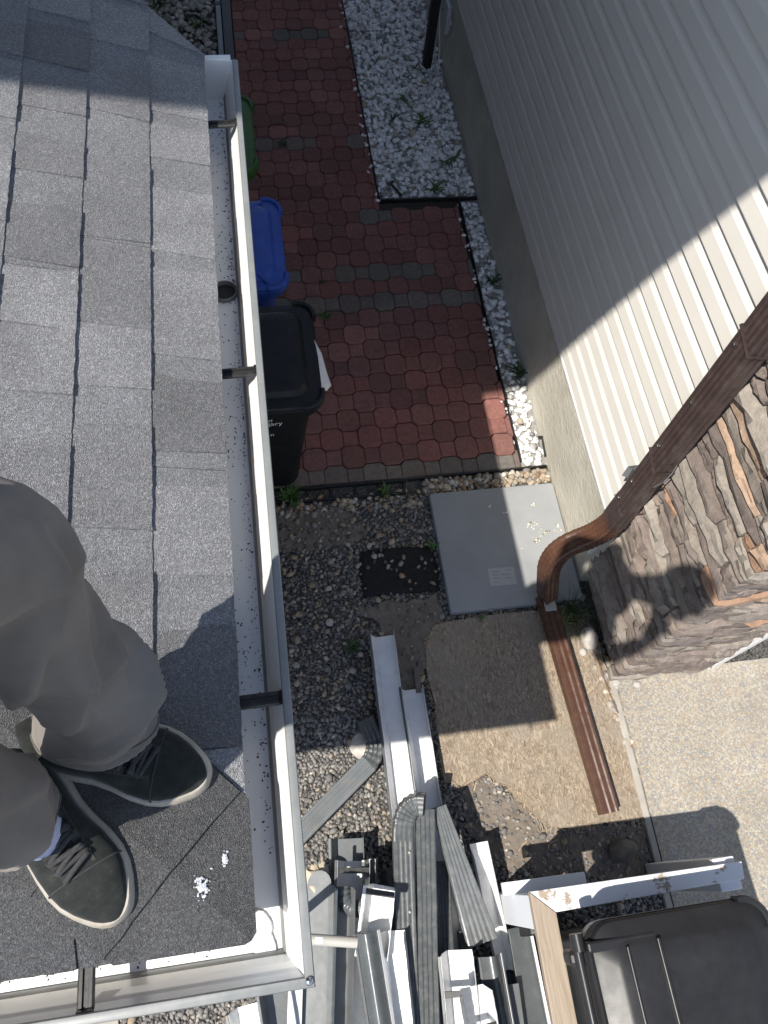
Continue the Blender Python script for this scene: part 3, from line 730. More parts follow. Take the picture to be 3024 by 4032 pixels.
# droppings on the cap
def splat(name, label, c, r, seed, n=90, stretch=(1, 1)):
    rnd = random.Random(seed); b = MB(); c = Vector(c)
    for k in range(n):
        rad = r * abs(rnd.gauss(0, .55)); a0 = rnd.uniform(0, 2 * PI)
        d = Vector((math.cos(a0) * rad * stretch[0], math.sin(a0) * rad * stretch[1], 0)); rr = rnd.uniform(.0010, .0034) * (1.2 - min(rad / r, 1) * .6)
        ring = []
        for i in range(6):
            a_ = 2 * PI * i / 6; q = c + d + Vector((math.cos(a_) * rr * rnd.uniform(.6, 1.3), math.sin(a_) * rr * rnd.uniform(.6, 1.3), 0))
            ring.append((q.x, q.y, hz(q.x, q.y) + .0277))
        b.add(ring + [(c.x + d.x, c.y + d.y, hz(c.x + d.x, c.y + d.y) + .0286 + rnd.uniform(0, .0012))], [(i, (i + 1) % 6, 6) for i in range(6)])
    return tag(b.build(name, MT['chalk']), label, 'dropping')
splat('bird_dropping', 'larger bluish white splat on the hip shingle nearest the gutter corner', G(437, 1918, 2.645), .016, 5, stretch=(.8, 1.3))
splat('bird_dropping', 'small teardrop white splat on the hip shingle between shoe and gutter', G(486, 1857, 2.64), .008, 8, stretch=(.6, 1.2))

# ------------------------------------------------------------------ eaves gutter with mitred corner
LX, LY, LZ = -.0265, -.137, 2.588; GEND = G(470, 131, 2.588).y; GW = -3.0
gt = thing('eaves_gutter', 'eaves gutter with white inside and pewter grey lip wrapping the roof corner', 'gutter', (LX, LY, LZ))
def lsweep(prof, closed=True, ye=GEND):
    b = MB(); R = []
    for kind in ('n', 'c', 'w'):
        R.append([Vector((LX - d, ye, LZ + z_)) if kind == 'n' else (Vector((LX - d, LY + d, LZ + z_)) if kind == 'c' else Vector((GW, LY + d, LZ + z_))) for d, z_ in prof])
    # subdivide the long runs for shading
    Q = []
    for a_, b_ in ((0, 1), (1, 2)):
        for k in range(10): Q.append([R[a_][i].lerp(R[b_][i], k / 10) for i in range(len(prof))])
    Q.append(R[2]); b.rings(Q, closed, closed); return b
inner = [(.140, .006), (.140, -.118), (.051, -.120), (.0480, -.108), (.045, -.092), (.037, -.062), (.024, -.032), (.0145, -.002)]
outer = [(d + (.0015 if i < 2 else -.0015), z_ - (.0015 if 0 < i < 3 else 0)) for i, (d, z_) in enumerate(inner)]
lsweep(inner + outer[::-1]).build('trough', MT['gutter_white'], gt)
oface = [(.142, -.1215), (.0545, -.1235), (.0515, -.108), (.046, -.0975), (.030, -.063), (.0205, -.0345), (.0130, -.004)]
o2 = [(d - .0012, z_ - .0006) for d, z_ in oface]
lsweep(oface + o2[::-1]).build('outer_face', MT['gutter_grey'], gt)
lip = [(.0165, -.012), (.0165, -.001), (.0145, .0022), (.0075, .0030), (.0015, .0015), (.000, -.003), (.001, -.013), (.005, -.015), (.011, -.015)]
o = lsweep(lip).build('lip', MT['gutter_grey'], gt); smooth_by_angle(o, 50)
b = MB(); b.prism([(0, 0)] * 0 or [(0, 0), (1, 0), (1, 1)], 0, 1) if False else None
capv = [(LX - d, GEND, LZ + z_) for d, z_ in [(.140, .004)] + inner[1:] ]
b.add(capv + [(x, y + .004, z_) for x, y, z_ in capv], [tuple(range(len(capv))), tuple(range(2 * len(capv) - 1, len(capv) - 1, -1))] + [(i, (i + 1) % len(capv), len(capv) + (i + 1) % len(capv), len(capv) + i) for i in range(len(capv))])
b.box((LX - .140, GEND + .004, LZ - .012), (LX - .02, GEND + .016, LZ + .006))
b.build('end_cap', MT['gutter_white'], gt)
def hanger(y=None, x=None):
    b = MB()
    pr = [(-.013, 0), (.013, 0), (.013, .004), (.010, .007), (.005, .007), (.0035, .003), (-.0035, .003), (-.005, .007), (-.010, .007), (-.013, .004)]
    if y is not None: b.sweep(pr, [(LX - .135, y, LZ - .018), (LX - .022, y, LZ - .013), (LX - .016, y, LZ - .006)])
    else: b.sweep(pr, [(x, LY + .135, LZ - .018), (x, LY + .022, LZ - .013), (x, LY + .016, LZ - .006)])
    b.build('hanger', MT['blackmetal'], gt)
for (u_, v_) in ((472, 268), (512, 805), (568, 1512)): hanger(y=G(u_, v_, LZ - .012).y)
hanger(x=G(186, 2150, LZ - .012).x)
oc = G(484, 632, LZ - .117)
oc.x = LX - .084
b = MB(); b.lathe((oc.x, oc.y, LZ - .1195), [(.026, 0), (.032, 0), (.0335, .003), (.0335, .010), (.031, .0125), (.0285, .011), (.0275, .006), (.026, .0012)], 28); smooth_by_angle(b.build('outlet_ring', MT['zinc'], gt), 40)
b = MB(); b.lathe((oc.x, oc.y, LZ - .1195), [(.0262, .0005), (.0262, .0014)], 24); b.build('outlet_dark_disc', MT['black'], gt)  # black disc painted in for the dark inside the outlet, floor not cut
# sealant smear in the corner
b = MB(); R = []
sc_ = Vector((LX - .090, LY + .085, LZ - .117))
for k, (r, h) in enumerate(((.036, 0), (.033, .0025), (.026, .0045), (.019, .0026), (.011, .0050), (.004, .0038))):
    R.append([sc_ + Vector((math.cos(t) * r * (.62 + .22 * noise.noise(Vector((math.cos(t) * 2, math.sin(t) * 2, k * .3)))), math.sin(t) * r * (1.05 + .25 * noise.noise(Vector((math.cos(t) * 2, math.sin(t) * 2, 4)))), h + .003 * noise.noise(Vector((t * 2, k, 9))))) for t in [2 * PI * i / 22 for i in range(22)]])
b.rings(R); b.build('sealant', MT['sealant'], gt, smooth=True)
for k_, (du, dv) in enumerate(((.018, -.03), (-.03, .012), (.0, -.055), (-.055, -.004))):
    b = MB(); c = sc_ + Vector((du, dv, .0008)); R = []
    for r, h in ((.020, 0), (.014, .0012), (.004, .0016)):
        R.append([c + Vector((math.cos(t) * r * (1.3 if k_ % 2 else .5) * (1 + .4 * noise.noise(Vector((math.cos(t) * 2, math.sin(t) * 2, k_)))), math.sin(t) * r * (.5 if k_ % 2 else 1.3) * (1 + .4 * noise.noise(Vector((math.cos(t) * 2, 5, k_)))), h)) for t in [2 * PI * i / 16 for i in range(16)]])
    b.rings(R); b.build('sealant', MT['sealant'], gt, smooth=True)
rv = G(669, 2112, LZ + .004)
b = MB(); b.lathe((LX - .009, LY + .010, LZ + .0045), [(.0068, 0), (.0064, .002), (.0045, .0042), (.0015, .005)], 14); b.build('rivet', MT['steel'], gt, smooth=True)
# granules washed into the gutter
gl = []
for _ in range(520):
    y = random.uniform(LY + .2, 2.2); d = random.choice((random.uniform(.060, .115), .057 + abs(random.gauss(0, .006))))
    gl.append((LX - d, y, LZ - .1195))
for cy_ in (.42, .95, 1.5, 1.98):
    for _ in range(45): gl.append((LX - random.uniform(.055, .12), cy_ + random.gauss(0, .07), LZ - .1195))
for _ in range(260): gl.append((random.uniform(-1.2, -.2), LY + random.uniform(.058, .11), LZ - .1195))
scatter('shed_granules', gl, .0030, [(.03, .03, .03, 4), (.08, .07, .05, 1)], MT['litter'], .8, .3, parent=gt)

# ------------------------------------------------------------------ carts
def cart(name, label, loc, mat, style, group='wheeled waste carts', scl=(1, 1, 1), rot=0.0):
    """local: front of the lid to +x, hinge at -x; width along y"""
    L, Wd, H = .70, .62, .93
    t = thing(name, label, 'waste cart', loc, group); t.rotation_euler = (0, 0, rot); t.scale = scl
    b = MB(); R = []
    for z_, f in ((.0, .0), (.02, .01), (.3, .03), (.6, .055), (.82, .075), (.83, .085), (.93, .09)):
        R.append([Vector((x, y, z_)) for x, y in rrect(-.285 - f * .45, -.215 - f * .95, .20 + f * 1.25, .215 + f * .95, .085, 5)])
    b.rings(R); smooth_by_angle(b.build('body', mat, t, local=True), 30)
    b = MB(); b.rings([[Vector((x, y, z_)) for x, y in rrect(-.335 - g, -.305 - g, .325 + g, .305 + g, .09, 6)] for z_, g in ((.865, 0), (.868, .012), (.915, .014), (.925, .004))]); smooth_by_angle(b.build('rim', mat, t, local=True), 30)
    b = MB(); R = []
    z0 = .930
    def rr(g, z_, r=.09): return [Vector((x, y, z_)) for x, y in rrect(-.33 + g, -.315 + g, .345 - g, .315 - g, max(r - g * .3, .03), 6)]
    R += [rr(.0, z0 - .035), rr(.0, z0), rr(.006, z0 + .010), rr(.016, z0 + .014)]
    if style == 'panel': R += [rr(.062, z0 + .017), rr(.078, z0 + .045), rr(.090, z0 + .052), rr(.14, z0 + .053), rr(.2, z0 + .056)]
    elif style == 'worn': R += [rr(.045, z0 + .022), rr(.075, z0 + .034), rr(.090, z0 + .038), rr(.16, z0 + .039), rr(.22, z0 + .039)]
    else: R += [rr(.05, z0 + .018), rr(.066, z0 + .036), rr(.082, z0 + .041), rr(.16, z0 + .046), rr(.22, z0 + .048)]
    b.rings(R); lid = smooth_by_angle(b.build('lid', mat, t, local=True), 28)
    # corner grips at the front
    for sy in (1, -1):
        b = MB(); pts_ = []
        for i in range(9):
            a_ = math.radians(-8 + 106 * i / 8); pts_.append((.258 + .088 * math.cos(a_), sy * (.228 + .088 * math.sin(a_)), z0 + .012))
        b.sweep([(-.012, -.03), (.012, -.03), (.012, .006), (.006, .012), (-.006, .012), (-.012, .006)], pts_); smooth_by_angle(b.build('corner_grip', mat, t, local=True), 40)
    if style == 'worn':
        b = MB(); b.box((-.215, -.235, z0 + .034), (-.205, .235, z0 + .048)); b.box((-.10, -.235, z0 + .034), (-.086, .245, z0 + .049)); b.build('lid_rib', mat, t, local=True, bevel=.004)
        for sy in (1, -1):
            b = MB(); b.box((-.345, sy * .245 - .018, z0 - .03), (-.09, sy * .245 + .018, z0 + .030)); b.build('lid_strap', mat, t, local=True, bevel=.008)
            b = MB(); b.sweep([(math.cos(2 * PI * i / 14) * .024, math.sin(2 * PI * i / 14) * .024) for i in range(14)], [(-.365, sy * .29, z0 - .01), (-.365, sy * .235, z0 - .01)]); smooth_by_angle(b.build('hinge_knuckle', mat, t, local=True), 40)
    if style == 'blue':
        for i in range(5):
            b = MB(); b.lathe((.312, -.20 + i * .09, z0 + .0125), [(.0065, 0), (.0065, .0028)], 10); b.build('vent_hole', MT['black'], t, local=True)
        for sy in (1, -1):
            b = MB(); b.beam((.16, sy * .20, z0 + .043), (.25, sy * .285, z0 + .026), .022, .014); b.build('lid_groove', mat, t, local=True, bevel=.006)
    b = MB(); b.sweep([(math.cos(2 * PI * i / 14) * .017, math.sin(2 * PI * i / 14) * .017) for i in range(14)], [(-.372, -.235, z0 - .008), (-.372, .235, z0 - .008)]); smooth_by_angle(b.build('handle', mat, t, local=True), 40)
    for sy in (1, -1):
        b = MB(); b.obox((-.352, sy * .215, z0 - .055), (1, 0, 0), (0, 1, 0), (0, 0, 1), (.05, .026, .045)); b.build('handle_bracket', mat, t, local=True, bevel=.015)
        b = MB(); b.sweep([(math.cos(2 * PI * i / 18) * .115, math.sin(2 * PI * i / 18) * .115) for i in range(18)], [(-.27, sy * .235, .115), (-.27, sy * .285, .115)], up=(0, 0, 1)); b.build('wheel', MT['black'], t, local=True, bevel=.01)
    return t
cb = cart('waste_cart', 'black waste cart under the gutter with white bag poking from its lid', (-.135, 2.345, .02), MT['binblack_shade'], 'panel')
cart('waste_cart', 'blue recycling cart standing between the green and black carts', (-.245, 3.08, .02), MT['binblue'], 'blue')
cart('waste_cart', 'green compost cart farthest along the path, mostly behind the gutter', (-.345, 3.93, .02), MT['bingreen'], 'panel')
cart('waste_cart', 'black waste cart beside the white wooden trestle on the driveway pad', (1.180, -.535, .03), MT['binblack_lit'], 'worn', scl=(.95, .97, 1.14))  # lighter black because this cart is sunlit; 'worn' only picks the lid shape
# printed words on the near side of the black cart
def text(body, loc, size, parent, rotx=PI / 2 + .06, al='RIGHT'):
    cu = bpy.data.curves.new('lettering', 'FONT'); cu.body = body; cu.size = size; cu.align_x = al; cu.extrude = .0004
    o = bpy.data.objects.new('lettering', cu); COL.objects.link(o); cu.materials.append(MT['textw']); o.parent = parent
    o.location = loc; o.rotation_euler = (rotx, 0, 0)
    dg = bpy.context.evaluated_depsgraph_get(); me = bpy.data.meshes.new_from_object(o.evaluated_get(dg)); 
    o2_ = bpy.data.objects.new('lettering', me); COL.objects.link(o2_); o2_.parent = parent; o2_.location = loc; o2_.rotation_euler = (rotx, 0, 0)
    if not me.materials: me.materials.append(MT['textw'])
    bpy.data.objects.remove(o); bpy.data.curves.remove(cu); o2_.name = 'lettering'
LETTER = [('City of', (.098, -.2885, .80), .047), ('Calgary', (.144, -.2865, .765), .047), ('n', (.098, -.2780, .655), .040)]
for s_, l_, z_ in LETTER: text(s_, l_, z_, cb)
# bag caught in the lid
b = MB(); A_ = [Vector((.205, 2.42, .955)), Vector((.232, 2.36, .93)), Vector((.245, 2.29, .90)), Vector((.262, 2.20, .885)), Vector((.236, 2.165, .89)), Vector((.212, 2.14, .945))]
B_ = [Vector((.196, 2.42, .951)), Vector((.196, 2.36, .951)), Vector((.196, 2.29, .951)), Vector((.196, 2.22, .951)), Vector((.196, 2.17, .951)), Vector((.196, 2.14, .951))]
R = []
for a_, c_ in zip(A_, B_):
    R.append([c_ + (a_ - c_) * (k / 6) + Vector((0, 0, .012 * math.sin(k / 6 * PI) + .004 * noise.noise(Vector((k * .7, a_.y * 20, 1))))) for k in range(7)])
b.rings(R, closed=False, cap=False)
o = b.build('plastic_bag', MT['paper'], smooth=True); tag(o, 'white plastic bag poking out from under the black cart lid', 'bag'); m_ = o.modifiers.new('solid', 'SOLIDIFY'); m_.thickness = .002

# ------------------------------------------------------------------ downspouts
def ribprof(wd, dp, ribs=3, r=.008, rd=.003):
    """rectangular downspout outline with flutes; a = width, b = depth"""
    pts_ = []
    def side(p, q, n):
        p, q = Vector(p), Vector(q); d = q - p; nn = Vector((d.y, -d.x)).normalized(); L = d.length
        out = []
        steps = n * 4
        for i in range(steps + 1):
            f = .14 + .72 * i / steps; o_ = 0 if i % 4 in (0, 1) else -rd
            out.append(p + d * f + nn * o_)
        return [p + d * .05] + out + [p + d * .95]
    a_, b_ = wd / 2, dp / 2
    for p, q, n in (((-a_, -b_), (a_, -b_), ribs), ((a_, -b_), (a_, b_), max(ribs - 1, 1)), ((a_, b_), (-a_, b_), ribs), ((-a_, b_), (-a_, -b_), max(ribs - 1, 1))):
        pts_ += side(p, q, n)
    return [(p.x, p.y) for p in pts_]
def ring_hollow(b, prof, path_, up, scale=None):
    """open-ended thin pipe"""
    inn = [(a_ * .955, c_ * .94) for a_, c_ in prof]
    b.sweep(prof, path_, up=up, cap=False, scale=scale); n0 = len(b.v)
    b.sweep(inn, path_, up=up, cap=False, scale=scale)
    n = len(prof); m = len(path_); base0 = n0 - n * m
    for k in (0, m - 1):
        for i in range(n):
            j = (i + 1) % n; b.f.append((base0 + k * n + i, base0 + k * n + j, n0 + k * n + j, n0 + k * n + i))
def arc_path(p0, c1, p2, n=14):
    p0, c1, p2 = Vector(p0), Vector(c1), Vector(p2)
    return [p0 * (1 - t) ** 2 + c1 * 2 * t * (1 - t) + p2 * t * t for t in [i / n for i in range(n + 1)]]
def elbow_scale(n, crimps, amt=.05):
    return [1 + (amt if (i // 2 % 2) else -amt * .6) if crimps[0] * n < i < crimps[1] * n else 1 for i in range(n + 1)]
# brown one on the corner
ds = thing('brown_downspout', 'brown downspout down the stone corner with elbows and extension lying on the board', 'downspout', (1.52, 1.376, 0))
DPR = ribprof(.105, .076, 3)
b = MB(); ring_hollow(b, DPR, [(1.522, 1.376, 3.3), (1.522, 1.376, .98)], (1, 0, 0)); b.build('pipe', MT['brownpale'], ds)
b = MB(); ring_hollow(b, [(a_ * 1.03, c_ * 1.03) for a_, c_ in DPR], [(1.522, 1.376, 1.0), (1.522, 1.376, .80)], (1, 0, 0)); b.build('lower_sleeve', MT['brownpale'], ds)
n_ = 44; ELB = ribprof(.103, .078, 3, rd=.0014)
e1 = arc_path((1.522, 1.376, .81), (1.522, 1.376, .655), (1.392, 1.366, .60), n_)
b = MB(); b.sweep([(a_ * .98, c_ * .98) for a_, c_ in ELB], e1, up=(1, 0, 0), scale=elbow_scale(n_, (.18, .95), .018)); smooth_by_angle(b.build('upper_elbow', MT['brown'], ds), 60)
e2 = arc_path((1.405, 1.367, .606), (1.262, 1.352, .545), (1.300, 1.292, .345), n_) + [Vector((1.318, 1.262, .24)), Vector((1.330, 1.243, .175))]
upv = (0.4, 0, 1)
b = MB(); b.sweep([(a_ * .97, c_ * .97) for a_, c_ in ELB], e2, up=(.43, .03, .9), scale=elbow_scale(n_, (.12, .95), .020) + [1, .98]); smooth_by_angle(b.build('lower_elbow', MT['brown'], ds), 60)
ex0, ex1 = Vector((1.335, 1.262, .115)), Vector((1.412, .140, .072))
b = MB(); ring_hollow(b, ribprof(.090, .070, 2, rd=.003), [ex0.lerp(ex1, i / 8) for i in range(9)], (0, 0, 1)); b.build('extension_pipe', MT['brown'], ds)
b = MB(); b.box((1.312, 1.165, .108), (1.375, 1.235, .152)); b.build('cut_tab', MT['pvc'], ds, bevel=.004)
for z_, f_, nm in ((1.335, 1, 'strap'), (2.10, 1, 'strap'), (.965, 0, 'strap')):
    b = MB(); w_ = .006 if f_ else .004
    yy0, yy1, xx = 1.376 - .0545, 1.376 + .0545, 1.522 - .0405
    pth = [(1.585, yy0 - .0005, z_), (xx - .0006, yy0 - .0003, z_ + (.02 if f_ else 0)), (xx - .0006, yy1 + .0003, z_ + (.05 if f_ else 0)), (1.57, yy1 + .0003, z_ + .05)]
    b.sweep([(-.001, -w_), (.0015, -w_), (.0015, w_), (-.001, w_)], pth, up=(0, 0, 1)); b.build(nm, MT['brownpale'], ds)
b = MB(); b.sweep([(-.001, -.014), (.0015, -.014), (.0015, .014), (-.001, .014)], [(1.56, 1.330, 1.40), (1.535, 1.300, 1.395), (1.515, 1.285, 1.36), (1.50, 1.295, 1.30)], up=(0, 0, 1)); b.build('loose_strap', MT['zinc'], ds)
b = MB(); b.sweep([(-.001, -.014), (.0015, -.014), (.0015, .014), (-.001, .014)], [(1.568, 1.43, 1.135), (1.548, 1.475, 1.13), (1.522, 1.49, 1.10), (1.505, 1.470, 1.06)], up=(0, 0, 1)); b.build('loose_strap', MT['zinc'], ds)
for z_, y_ in ((1.44, 1.405), (2.08, 1.405), (.985, 1.405), (1.75, 1.40), (1.15, 1.40)):
    b = MB(); b.obox((1.4825, y_, z_), (1, 0, 0), (0, 1, 0), (0, 0, 1), (.003, .0055, .0055)); b.build('screw', MT['steel'], ds, bevel=.002)

# ------------------------------------------------------------------ grey slab cover, board, fabric, chunk
sl_ = thing('access_cover', 'square grey composite slab with bird droppings beside the house wall', 'slab', (1.2, 1.6, 0))
b = MB(); b.prism(rrect(.82, 1.245, 1.575, 1.98, .018, 3), -.02, .05); b.build('slab', MT['slab'], sl_, bevel=.008)
lc = G(1085, 1245, .0505)
b = MB(); lw, lh = .075, .052
b.obox((lc.x, lc.y, .0506), (1, -.03, 0), (.03, 1, 0), (0, 0, 1), (lw, lh, .0006)); b.build('label', MT['label'], sl_)
for i, (dx, dy, wl) in enumerate(((-.03, .032, .035), (.045, .034, .02), (-.04, .012, .022), (.02, .010, .04), (-.035, -.008, .028), (.03, -.012, .03), (-.04, -.03, .02))):
    b = MB(); b.obox((lc.x + dx, lc.y + dy, .0516), (1, -.03, 0), (.03, 1, 0), (0, 0, 1), (wl * .7, .0022, .0004)); b.build('label_line', MT['labelink'], sl_)
droppts = []
for (u_, v_, n_, r_) in ((1150, 1135, 16, .022), (1160, 1165, 16, .02), (1152, 1090, 6, .012), (1182, 1150, 8, .02), (1205, 1140, 10, .025), (1085, 1235, 7, .012), (1060, 1095, 3, .01), (1090, 1108, 3, .01), (1225, 1145, 6, .02), (1170, 1150, 5, .02), (1125, 1185, 3, .01), (1060, 1320, 2, .01)):
    c = G(u_, v_, .05)
    for _ in range(n_): droppts.append((c.x + random.gauss(0, r_ * .6), c.y + random.gauss(0, r_ * .6), .049))
droppts = [p for p in droppts if p[0] < 1.57]
scatter('dropping_crumbs', droppts, .011, [(.66, .64, .56, 4), (.48, .44, .33, 1.5), (.2, .16, .1, 1)], MT['rock'], .35, .4, parent=sl_)

def ragged(poly, sub, amt, seed):
    out = []
    for i, p in enumerate(poly):
        q = poly[(i + 1) % len(poly)]; L = math.hypot(q[0] - p[0], q[1] - p[1]); m = max(1, int(L / sub))
        for k in range(m):
            f = k / m; x, y = p[0] + (q[0] - p[0]) * f, p[1] + (q[1] - p[1]) * f
            d = noise.noise(Vector((x * 23, y * 23, seed))) * amt + random.uniform(-.3, .3) * amt
            nx, ny = (q[1] - p[1]) / L, -(q[0] - p[0]) / L
            out.append((x + nx * d, y + ny * d))
    return out
ob = thing('strand_board', 'weathered strand board sheet with rotten edges lying on the ground', 'board', (1.15, .7, 0))
rg = ragged(osbt, .02, .006, 4)
b = MB(); n = len(rg)
b.add([(x, y, .002) for x, y in rg] + [(x, y, .020 + .003 * noise.noise(Vector((x * 9, y * 9, 2)))) for x, y in rg], [tuple(range(n, 2 * n))] + [(i, (i + 1) % n, n + (i + 1) % n, n + i) for i in range(n)])
b.build('panel', MT['osb'], ob)
bs = MB(); tn = []
def strand(x, y, z, a, L, wd, col):
    d = Vector((math.cos(a), math.sin(a), random.uniform(-.12, .12))).normalized(); s_ = Vector((-d.y, d.x, 0)).normalized(); c = Vector((x, y, z))
    bs.add([c - d * L / 2 - s_ * wd / 2, c + d * L / 2 - s_ * wd / 2 * .6, c + d * L / 2 + s_ * wd / 2 * .6, c - d * L / 2 + s_ * wd / 2, c - d * L / 2 + Vector((0, 0, .0015)), c + d * L / 2 + Vector((0, 0, .0015))], [(0, 1, 5, 4), (4, 5, 2, 3), (0, 4, 3), (1, 2, 5), (0, 3, 2, 1)]); tn.extend([col + (1,)] * 6)
SC = [(.36, .27, .18), (.28, .215, .15), (.44, .34, .23), (.20, .155, .115), (.33, .28, .22)]
for _ in range(420):
    i = random.randrange(len(rg)); p = rg[i]; strand(p[0] + random.gauss(0, .012), p[1] + random.gauss(0, .012), random.uniform(.010, .023), random.uniform(0, PI), random.uniform(.015, .05), random.uniform(.003, .008), random.choice(SC))
xs_ = grid_pts(osbt, .09, .5, .7)
for p in xs_: strand(p[0], p[1], .0215, random.gauss(1.35, .55), random.uniform(.018, .055), random.uniform(.003, .009), random.choice(SC))
xs_ = grid_pts([(.95, -.05), (1.6, -.05), (1.6, .2), (.95, .2)], .04, .5, .6)
for p in xs_: strand(p[0], p[1], .016, random.uniform(0, PI), random.uniform(.015, .05), random.uniform(.003, .008), random.choice(SC))
o = bs.build('loose_strands', MT['strand'], ob, attr=tn); o['kind'] = 'stuff'

b = MB(); rg = ragged(FAB, .02, .010, 9); n = len(rg); c0 = (sum(p[0] for p in rg) / n, sum(p[1] for p in rg) / n)
RR = []
for f in (1, .8, .6, .4, .2, .02):
    RR.append([Vector((c0[0] + (x - c0[0]) * f, c0[1] + (y - c0[1]) * f, .012 + .012 * noise.noise(Vector((x * f * 12, y * f * 12, 3))))) for x, y in rg])
b.rings([[Vector((p.x, p.y, 0)) for p in RR[0]]] + RR); tag(b.build('landscape_fabric', MT['rubber'], smooth=True), 'torn piece of black landscape fabric in the gravel left of the grey slab', 'fabric')
b = MB(); p0, p1 = G(897, 1445), G(903, 1500); b.beam((p0.x, p0.y, .03), (p1.x, p1.y, .03), .028, .022); tag(b.build('wood_offcut', MT['concrete'], bevel=.003), 'short grey wood offcut against the left edge of the strand board', 'offcut')
def pebble(name, label, c, r, mat, seed, sz=(1, 1, .6)):
    bm = bmesh.new(); bmesh.ops.create_icosphere(bm, subdivisions=3, radius=1)
    b = MB(); b.add([Vector(c) + Vector((v.co.x * r * sz[0], v.co.y * r * sz[1], v.co.z * r * sz[2])) * (1 + .16 * noise.noise(v.co * 1.3 + Vector((seed, 0, 0)))) for v in bm.verts], [[q.index for q in f.verts] for f in bm.faces]); bm.free()
    return tag(b.build(name, mat, smooth=True), label, 'stone')
c = G(785, 1612); pebble('round_stone', 'flat pale round stone under the diagonal grey downspout elbow', (c.x, c.y, .015), .068, MT['palestone'], 2, (1, 1.05, .45))
c = G(1273, 1378, .06); pebble('white_stone', 'smooth whitish egg shaped stone at the wall base beside the grass', (c.x, c.y, .055), .052, MT['palestone'], 6, (.95, 1.25, .9))
c = G(1345, 1835, .03); pebble('grey_stone', 'grey lump of stone in the shade below the white trestle board', (c.x, c.y, .04), .06, MT['concrete'], 11, (1.2, .8, .7))
for i, (u_, v_, r_, lb) in enumerate(((1258, 1410, .022, 'tan pebble on the board just below the whitish stone'), (1330, 1475, .024, 'tan pebble in the gap right of the brown pipe'), (712, 1345, .022, 'cream pebble alone in the shaded dark gravel'), (1375, 1480, .02, 'pale pebble beside the aggregate pad edge'))):
    c = G(u_, v_, .02); pebble('pebble', lb, (c.x, c.y, .028), r_, MT['palestone'], 20 + i)

# ------------------------------------------------------------------ scrap pile helpers
def kprof(wd, h, tk=.0016, lipw=.012):
    """open gutter section: back wall at -a, ogee front at +a"""
    a_ = wd / 2
    inn = [(-a_, h * 1.05), (-a_, 0), (a_ - .42 * wd * .55, 0), (a_ - .36 * wd * .5, .12 * h), (a_ - .05 * wd, .55 * h), (a_ - .02 * wd, h * .95)]
    return inn, lipw
def gutter_piece(name, label, p, q, wd, h, roll=0.0, inner_m='white', outer_m='gutter_grey', group=None, up=(0, 0, 1), cat='gutter piece', flip=False, hang=None):
    p, q = Vector(p), Vector(q); t = (q - p).normalized(); u = Vector(up); u = (u - t * u.dot(t)).normalized(); u = Matrix.Rotation(roll, 3, t) @ u
    inn, lw = kprof(wd, h); tk = .0018
    if flip: inn = [(-a_, c_) for a_, c_ in inn]
    sgn = -1 if flip else 1
    lipp = [(inn[-1][0], inn[-1][1]), (inn[-1][0] + sgn * .002, h), (inn[-1][0] + sgn * lw, h), (inn[-1][0] + sgn * lw, h * .86)]
    line = inn + lipp[1:]
    def off(ln, d):
        o_ = []
        for i in range(len(ln)):
            a1, a2 = Vector(ln[max(i - 1, 0)]), Vector(ln[min(i + 1, len(ln) - 1)]); dd = (a2 - a1).normalized(); nn = Vector((-dd.y, dd.x)) * sgn
            o_.append((ln[i][0] + nn.x * d, ln[i][1] + nn.y * d))
        return o_
    sdr = t.cross(u); hs_ = abs(hash((round(p.x, 3), round(p.y, 3)))) % 97
    path_ = [p.lerp(q, i / 14) + sdr * (.0035 * noise.noise(Vector((i * .55, hs_, 0)))) + u * (.004 * noise.noise(Vector((i * .6, hs_, 7)))) for i in range(15)]
    b = MB(); b.sweep(off(line, -tk) + line[::-1], path_, up=u); o = b.build(name, MT[outer_m]); tag(o, label, cat, group)
    inner_line = inn
    b = MB(); b.sweep(off(inner_line, .0002) + off(inner_line, .0011)[::-1], path_, up=u); b.build('inner_face', MT[inner_m], o)
    if hang is not None:
        c = p.lerp(q, hang); sd = t.cross(u)
        b = MB(); b.obox(c + u * (h * .86), sd, t, u, (wd * .49, .012, .003)); b.build('hanger', MT['blackmetal'], o, bevel=.001)
    return o
def spout_piece(name, label, path_, wd, dp, mat='spout', up=(0, 0, 1), group=None, ribs=3, scale=None, cat='downspout piece'):
    b = MB(); path_ = [Vector(x) for x in path_]
    if len(path_) == 2: path_ = [path_[0].lerp(path_[1], i / 14) + Vector((.003 * noise.noise(Vector((i * .6, 2, 1))), 0, .003 * noise.noise(Vector((i * .7, 5, 1))))) for i in range(15)]
    ring_hollow(b, ribprof(wd, dp, ribs, rd=.003), path_, up, scale)
    return tag(b.build(name, MT[mat]), label, cat, group)
GP = 'scrap gutter and downspout pieces in the pile'

# two long clean white gutters
p, q = G(826, 1375, .05), G(905, 1990, .10); gutter_piece('gutter_length', 'longest clean white gutter length lying from the board toward the pile', p, q + (q - p) * .35, .125, .085, .10, 'cleanwhite', 'darkgrey', GP, flip=False)
p, q = G(888, 1490, .03), G(965, 1990, .06); gutter_piece('gutter_length', 'second clean white gutter length tucked right of the longest one', p, q + (q - p) * .30, .115, .080, .06, 'cleanwhite', 'darkgrey', GP)
